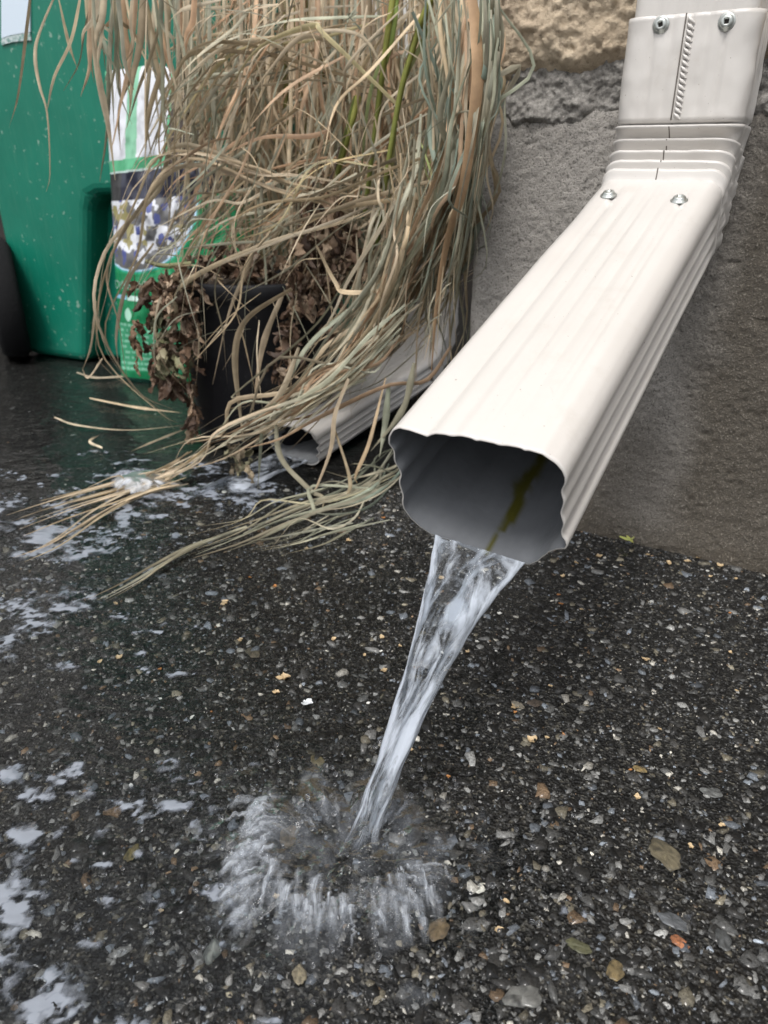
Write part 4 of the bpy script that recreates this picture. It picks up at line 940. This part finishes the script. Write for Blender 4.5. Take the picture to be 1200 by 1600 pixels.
# arching blades bending over to the left of the pot
for pl, n in (([(620, 300, 1.05), (480, 290, 1.02), (380, 265, 1.01), (275, 240, 1.02), (200, 310, 1.03), (152, 440, 1.05), (165, 560, 1.06), (235, 640, 1.08), (285, 665, 1.1)], 3),
              ([(560, 330, 1.05), (420, 290, 1.02), (300, 243, 1.02), (225, 290, 1.03), (185, 400, 1.04), (165, 500, 1.05), (200, 600, 1.07), (270, 655, 1.1)], 3),
              ([(620, 150, 1.05), (470, 90, 1.03), (380, 70, 1.02), (300, 100, 1.02), (262, 200, 1.02), (268, 330, 1.03)], 3), ([(560, 40, 1.05), (470, 60, 1.03), (360, 80, 1.02), (280, 190, 1.02), (262, 260, 1.02)], 4),
              ([(690, 250, .98), (560, 320, .99), (420, 380, 1.0), (300, 440, 1.02), (255, 500, 1.03), (245, 560, 1.05), (290, 620, 1.06)], 2), ([(720, 290, .93), (600, 310, .97), (500, 350, .98), (420, 395, 1.0), (330, 470, 1.01)], 2),
              ([(700, 225, .95), (620, 260, .97), (520, 300, 1.0), (400, 330, 1.01), (300, 400, 1.03)], 3), ([(600, 240, 1.0), (500, 260, 1.0), (420, 330, 1.0), (350, 380, 1.0)], 2),
              ([(640, 20, 1.0), (560, 100, .98), (520, 170, .98), (505, 260, .98)], 2), ([(600, 140, 1.0), (540, 60, 1.0), (480, 50, 1.0), (400, 90, 1.0), (350, 210, 1.0)], 3), ([(480, 380, .99), (500, 450, .97), (545, 470, .96), (620, 440, .96), (690, 400, .94)], 1)):
    for r_ in range(n): blade(gd, [at_y(a+RND.gauss(0, 12), b_+RND.gauss(0, 12), y+RND.gauss(0, .012)) for a, b_, y in pl], RND.uniform(.0028, .0060), RND.choice(STRAW+STRAW+[(.50, .38, .17), (.42, .36, .18)]), 34)
# blades hanging in front of the bin and the bag
for j in range(54):
    x = RND.uniform(130, 300); ye = RND.uniform(60, 300) if x > 160 else RND.uniform(40, 170); y = RND.uniform(.98, 1.2); dx = RND.gauss(8, 18)
    blade(gd, [at_y(x-dx, -70, y), at_y(x-dx*.3+RND.gauss(0, 6), ye*.3, y), at_y(x+dx*.5+RND.gauss(0, 6), ye*.7, y), at_y(x+dx, ye, y)], RND.uniform(.003, .008), RND.choice(STRAW+GREY+PINK), 24)
for pl in ([(100, -40, 1.05), (62, 50, 1.04), (55, 90, 1.04), (62, 135, 1.04), (74, 180, 1.04), (78, 270, 1.04), (72, 300, 1.04)], [(130, -30, 1.05), (112, 60, 1.04), (85, 120, 1.04), (73, 175, 1.04)], [(50, -30, 1.02), (40, 60, 1.02), (28, 150, 1.02), (14, 200, 1.02)],
           [(92, 0, 1.06), (108, 70, 1.06), (122, 110, 1.06)], [(160, 560, 1.08), (138, 590, 1.09), (128, 575, 1.1)], [(150, 470, 1.06), (142, 540, 1.08), (128, 580, 1.1)], [(240, 380, 1.03), (200, 440, 1.05), (182, 520, 1.06), (185, 570, 1.08)]):
    blade(gd, [at_y(*q) for q in pl], RND.uniform(.003, .006), RND.choice(STRAW+[(.42, .28, .13)]), 30)
for pl in ([(85, 652), (120, 664), (200, 672), (290, 664)], [(120, 582), (150, 590), (200, 588), (240, 592)], [(140, 622), (200, 634), (240, 640), (285, 645)], [(290, 670), (240, 690), (205, 705)], [(160, 700), (140, 690), (155, 680)]):
    blade(gd, [on_ground(a, b_, .006) for a, b_ in pl], RND.uniform(.003, .006), RND.choice(STRAW), 26, twist=.2)
for j in range(150):   # fine wisps and split ends
    x0, y0 = RND.uniform(260, 720), RND.uniform(-20, 520); an = RND.gauss(2.0, .7); ln = min(RND.uniform(50, 190), (x0-210)/max(.2, -math.cos(an))); y = RND.uniform(.93, 1.05) if x0 < 690 else .82
    x1 = min(x0+ln*math.cos(an), 725)
    blade(gd, [at_y(x0, y0, y), at_y((x0+x1)/2+RND.gauss(0, 10), y0+ln*.5*math.sin(an)-12, y), at_y(x1, y0+ln*math.sin(an)+RND.uniform(0, 30), y)], RND.uniform(.0009, .0020), RND.choice(STRAW+GREY), 14)
# the broad orange blade, and the few still-green shoots
for w, dx in ((.0115, 0), ): blade(gd, [at_y(a+dx, b_, y) for a, b_, y in ((728, -50, .80), (742, 30, .79), (747, 110, .785), (738, 200, .79), (722, 300, .81), (698, 380, .85), (682, 480, .88), (674, 580, .90))], w, (.60, .37, .19), 44, twist=.35)
for pl in ([(690, -40, .95), (660, 30, .96), (650, 60, .97), (625, 150, .98), (600, 300, 1.0), (590, 380, 1.05)], [(620, -40, 1.0), (605, 60, 1.0), (592, 160, 1.02), (570, 330, 1.06)], [(560, 150, 1.05), (545, 210, 1.05), (520, 300, 1.1)]):
    P = spline([at_y(*q) for q in pl], 30); V, F = tube_arrays(P, np.linspace(.004, .003, 30), 8); t = np.linspace(0, 1, 30)[:, None]
    gn.add(V, F, np.repeat(np.array((.36, .36, .08))*(1-t)+np.array((.22, .26, .07))*t, 8, 0))
    for r_ in range(2): blade(gn, [at_y(a+RND.gauss(0, 6), b_, y) for a, b_, y in pl], RND.uniform(.004, .007), RND.choice(GREEN+OLIVE))
for px in (448, 466, 480, 505): 
    P = spline([at_y(px+12, 400, 1.25), at_y(px, 200, 1.25), at_y(px-4, -50, 1.25)], 20); V, F = tube_arrays(P, .0042, 7); gn.add(V, F, (.20, .19, .06))
bundle(gn, 14, [(690, 200, .96), (690, 330, .95), (676, 430, .95)], (20, 20), (16, 20), .01, (.003, .005), GREEN, wander=5)
M_GRASS = mat_vcol('dry_grass_blade', .55, spec=.4, translucent=.25, var=.25)
gd.build('dry_blades', M_GRASS, grass); gg.build('grey_green_blades', M_GRASS, grass); gn.build('green_shoots', M_GRASS, grass)

# ------------------------------------------------------------------ loose things on the asphalt
def blob_mesh(name, kind, seed, col):
    r_ = random.Random(seed); mb = MB()
    if kind == 'petals':
        for k in range(r_.randint(4, 6)):
            a = 6.28*k/5+r_.uniform(-.3, .3); n, m = 5, 4; s, q = np.meshgrid(np.linspace(0, 1, n), np.linspace(-1, 1, m), indexing='ij')
            w = np.sin(np.pi*np.clip(s*.8+.18, 0, 1))*.42; x = s*r_.uniform(.35, 1.25)+r_.uniform(-.15, .15); y = q*w*r_.uniform(.8, 1.5)+r_.uniform(-.15, .15); z = .25*s*r_.uniform(.3, 1.3)+.15*q*q+.12*fbm(s*3+k, q*2, seed, 2)
            V = np.stack([x*math.cos(a)-y*math.sin(a), x*math.sin(a)+y*math.cos(a), z+.06], -1).reshape(-1, 3); mb.add(V, grid_faces(n, m), np.array(col)*r_.uniform(.8, 1.1))
    else:                                               # a rounded, chipped pebble
        n, m = 12, 26; ph, th = np.meshgrid(np.linspace(0, np.pi, n), np.linspace(0, 2*np.pi, m, endpoint=False), indexing='ij')
        d = 1+.24*fbm(np.cos(th)*1.5+seed, np.sin(th)*1.5+ph*.3, seed, 3)
        V = np.stack([np.sin(ph)**.6*np.cos(th)*d, np.sin(ph)**.6*np.sin(th)*d*.62, np.cos(ph)*.17*d-.02], -1).reshape(-1, 3)
        c = np.array(col)*(1+.6*fbm(V[:, 0]*4, V[:, 1]*4+V[:, 2], seed+9, 4))[:, None]; mb.add(V, grid_faces(n, m, True), np.clip(c, .005, 1))
    return mb
M_PETAL = mat_vcol('wet_petal', .5, translucent=.2, var=.2); M_PEB = mat_vcol('wet_pebble', .5, coat=.5, bump_scale=420, bump_d=.0025, var=.65)
protos = {}
def place(kind, name, px, py, size_px, col, label, cat, group=None, seed=0, rot=None):
    key = (kind, seed, col)
    if key not in protos:
        mb = blob_mesh(name, kind, seed, col); o = mb.build(name, M_PETAL if kind == 'petals' else M_PEB); protos[key] = o
    else: o = protos[key].copy(); COL.objects.link(o)
    p = on_ground(px, py); p[2] = float(ground_z(p[0], p[1]))+.0012; zd = np.dot(p-CAM, FW); s = size_px/2*zd/F_PX*(.72 if kind == 'petals' else .95)
    o.location = tuple(p); o.scale = (s, s, s*(.9 if kind == 'petals' else .8)); o.rotation_euler = (RND.uniform(-.2, .2) if kind == 'petals' else 0, RND.uniform(-.2, .2) if kind == 'petals' else 0, RND.uniform(0, 6.28) if rot is None else rot)
    return tag(o, label, cat, group)
CREAM, WHITE_, ORANGE, TAN = (.62, .47, .28), (.72, .72, .68), (.52, .24, .08), (.40, .28, .14)
G1 = 'pale yellow flower bits on the asphalt'
L1 = 'tiny cream flower bit fallen on the wet asphalt'
cream = [(445, 1060, 26), (432, 1082, 14), (186, 1026, 14), (155, 1033, 14), (352, 940, 16), (376, 1000, 12), (832, 1162, 22), (855, 1155, 12), (806, 1106, 18), (1008, 1031, 16), (598, 996, 12), (570, 1025, 10), (600, 1048, 14), (640, 1172, 14),
         (780, 1455, 20), (790, 1410, 16), (995, 1248, 14), (1078, 1324, 14), (880, 902, 10), (908, 952, 10), (690, 905, 12), (625, 1010, 8), (520, 1000, 12), (180, 940, 12), (250, 1420, 10), (545, 845, 12), (480, 855, 10), (560, 800, 10), (940, 715, 10), (960, 712, 12),
         (1010, 868, 10), (1045, 880, 14), (1075, 878, 12), (1090, 872, 14), (1125, 885, 14), (1150, 905, 10), (935, 870, 12), (900, 880, 10), (1110, 903, 8), (970, 885, 9), (730, 1020, 9), (860, 1075, 9), (1030, 1140, 9), (1150, 1080, 10), (430, 1400, 14), (1128, 1292, 12), (1140, 1020, 9), (1070, 960, 9)]
for k, (a, b_, s) in enumerate(cream): place('petals', 'flower_bit', a, b_, s*1.15, CREAM, L1, 'petal', G1, seed=k % 4)
G2 = 'white flower bits on the asphalt'
for k, (a, b_, s) in enumerate([(505, 838, 14), (205, 1225, 14), (780, 960, 12), (745, 1005, 12), (690, 1022, 10), (575, 1100, 10), (1105, 895, 10), (300, 1118, 12), (775, 1020, 9), (940, 1005, 9), (595, 1020, 8), (250, 1090, 9)]): place('petals', 'flower_bit', a, b_, s*1.1, WHITE_, 'tiny white flower bit on the wet asphalt', 'petal', G2, seed=10+k % 3)
place('petals', 'flower_bit', 478, 1100, 26, (.75, .78, .80), 'single larger white star shaped flower left of the falling stream', 'petal', seed=15)
G3 = 'orange flower bits on the asphalt'
for k, (a, b_, s) in enumerate([(872, 930, 10), (875, 945, 12), (805, 1115, 10), (985, 1205, 10), (700, 1215, 10), (250, 1045, 12), (330, 1110, 8), (700, 1012, 9), (880, 1150, 9), (600, 812, 10), (430, 915, 10), (390, 900, 10), (1140, 960, 9)]): place('petals', 'flower_bit', a, b_, s, ORANGE, 'tiny orange flower bit on the wet asphalt', 'petal', G3, seed=20+k % 3)
for a, b_, s, c, lab_ in ((1040, 1337, 64, (.17, .145, .09), 'long tan pebble with grey flecks at the right of the splash'), (205, 1330, 34, (.17, .14, .055), 'mustard brown pebble on the asphalt left of the splash'), (450, 1303, 46, (.16, .12, .07), 'brown pebble washed by the back edge of the splash'),
        (905, 1483, 42, (.10, .10, .05), 'olive pebble near the bottom right of the asphalt'), (333, 1487, 40, (.17, .185, .17), 'pale grey green wedge pebble below the splash'), (685, 1455, 46, (.17, .125, .07), 'brown pebble touching the right rim of the splash'),
        (815, 1562, 62, (.20, .20, .185), 'large pale grey pebble at the bottom edge of the photo'), (960, 1520, 40, (.20, .15, .07), 'yellow brown sliver of stone at the bottom right'), (1112, 1240, 32, (.16, .165, .16), 'flat grey pebble at the right beside a cream petal'),
        (1062, 1473, 34, (.50, .20, .09), 'bright orange and white pebble at the lower right'), (468, 1525, 34, (.28, .24, .16), 'cream pebble at the bottom below the splash'), (835, 1100, 26, (.10, .075, .055), 'dark brown chip beside the stream of water'),
        (810, 1103, 24, (.30, .27, .21), 'pale grey chip with an orange spot right of the stream'), (497, 1187, 28, (.20, .165, .085), 'yellow tan pebble just left of the falling stream'), (395, 1018, 30, (.13, .11, .075), 'flat brown pebble between the puddle and the stream'),
        (1050, 1440, 50, (.15, .16, .17), 'blue grey flat stone at the lower right'), (1000, 1205, 22, (.26, .19, .08), 'small golden pebble in the right of the asphalt'), (1130, 1470, 40, (.10, .105, .105), 'dark grey flat stone at the right edge')):
    place('pebble', 'pebble', a, b_, s, c, lab_, 'pebble', seed=100+a)
sprig = MB()
for pl in ([(968, 838), (985, 843), (994, 834)], [(985, 843), (978, 836)], [(985, 843), (990, 848)]):
    P = [on_ground(a, b_, .008) for a, b_ in pl]; P = [P[0], (P[0]+P[-1])/2, P[-1]] if len(P) == 2 else P
    blade(sprig, P, .003, (.35, .38, .07), 8)
tag(sprig.build('leaf_sprig', M_GRASS), 'small yellow green leaf sprig at the foot of the wall', 'leaf')
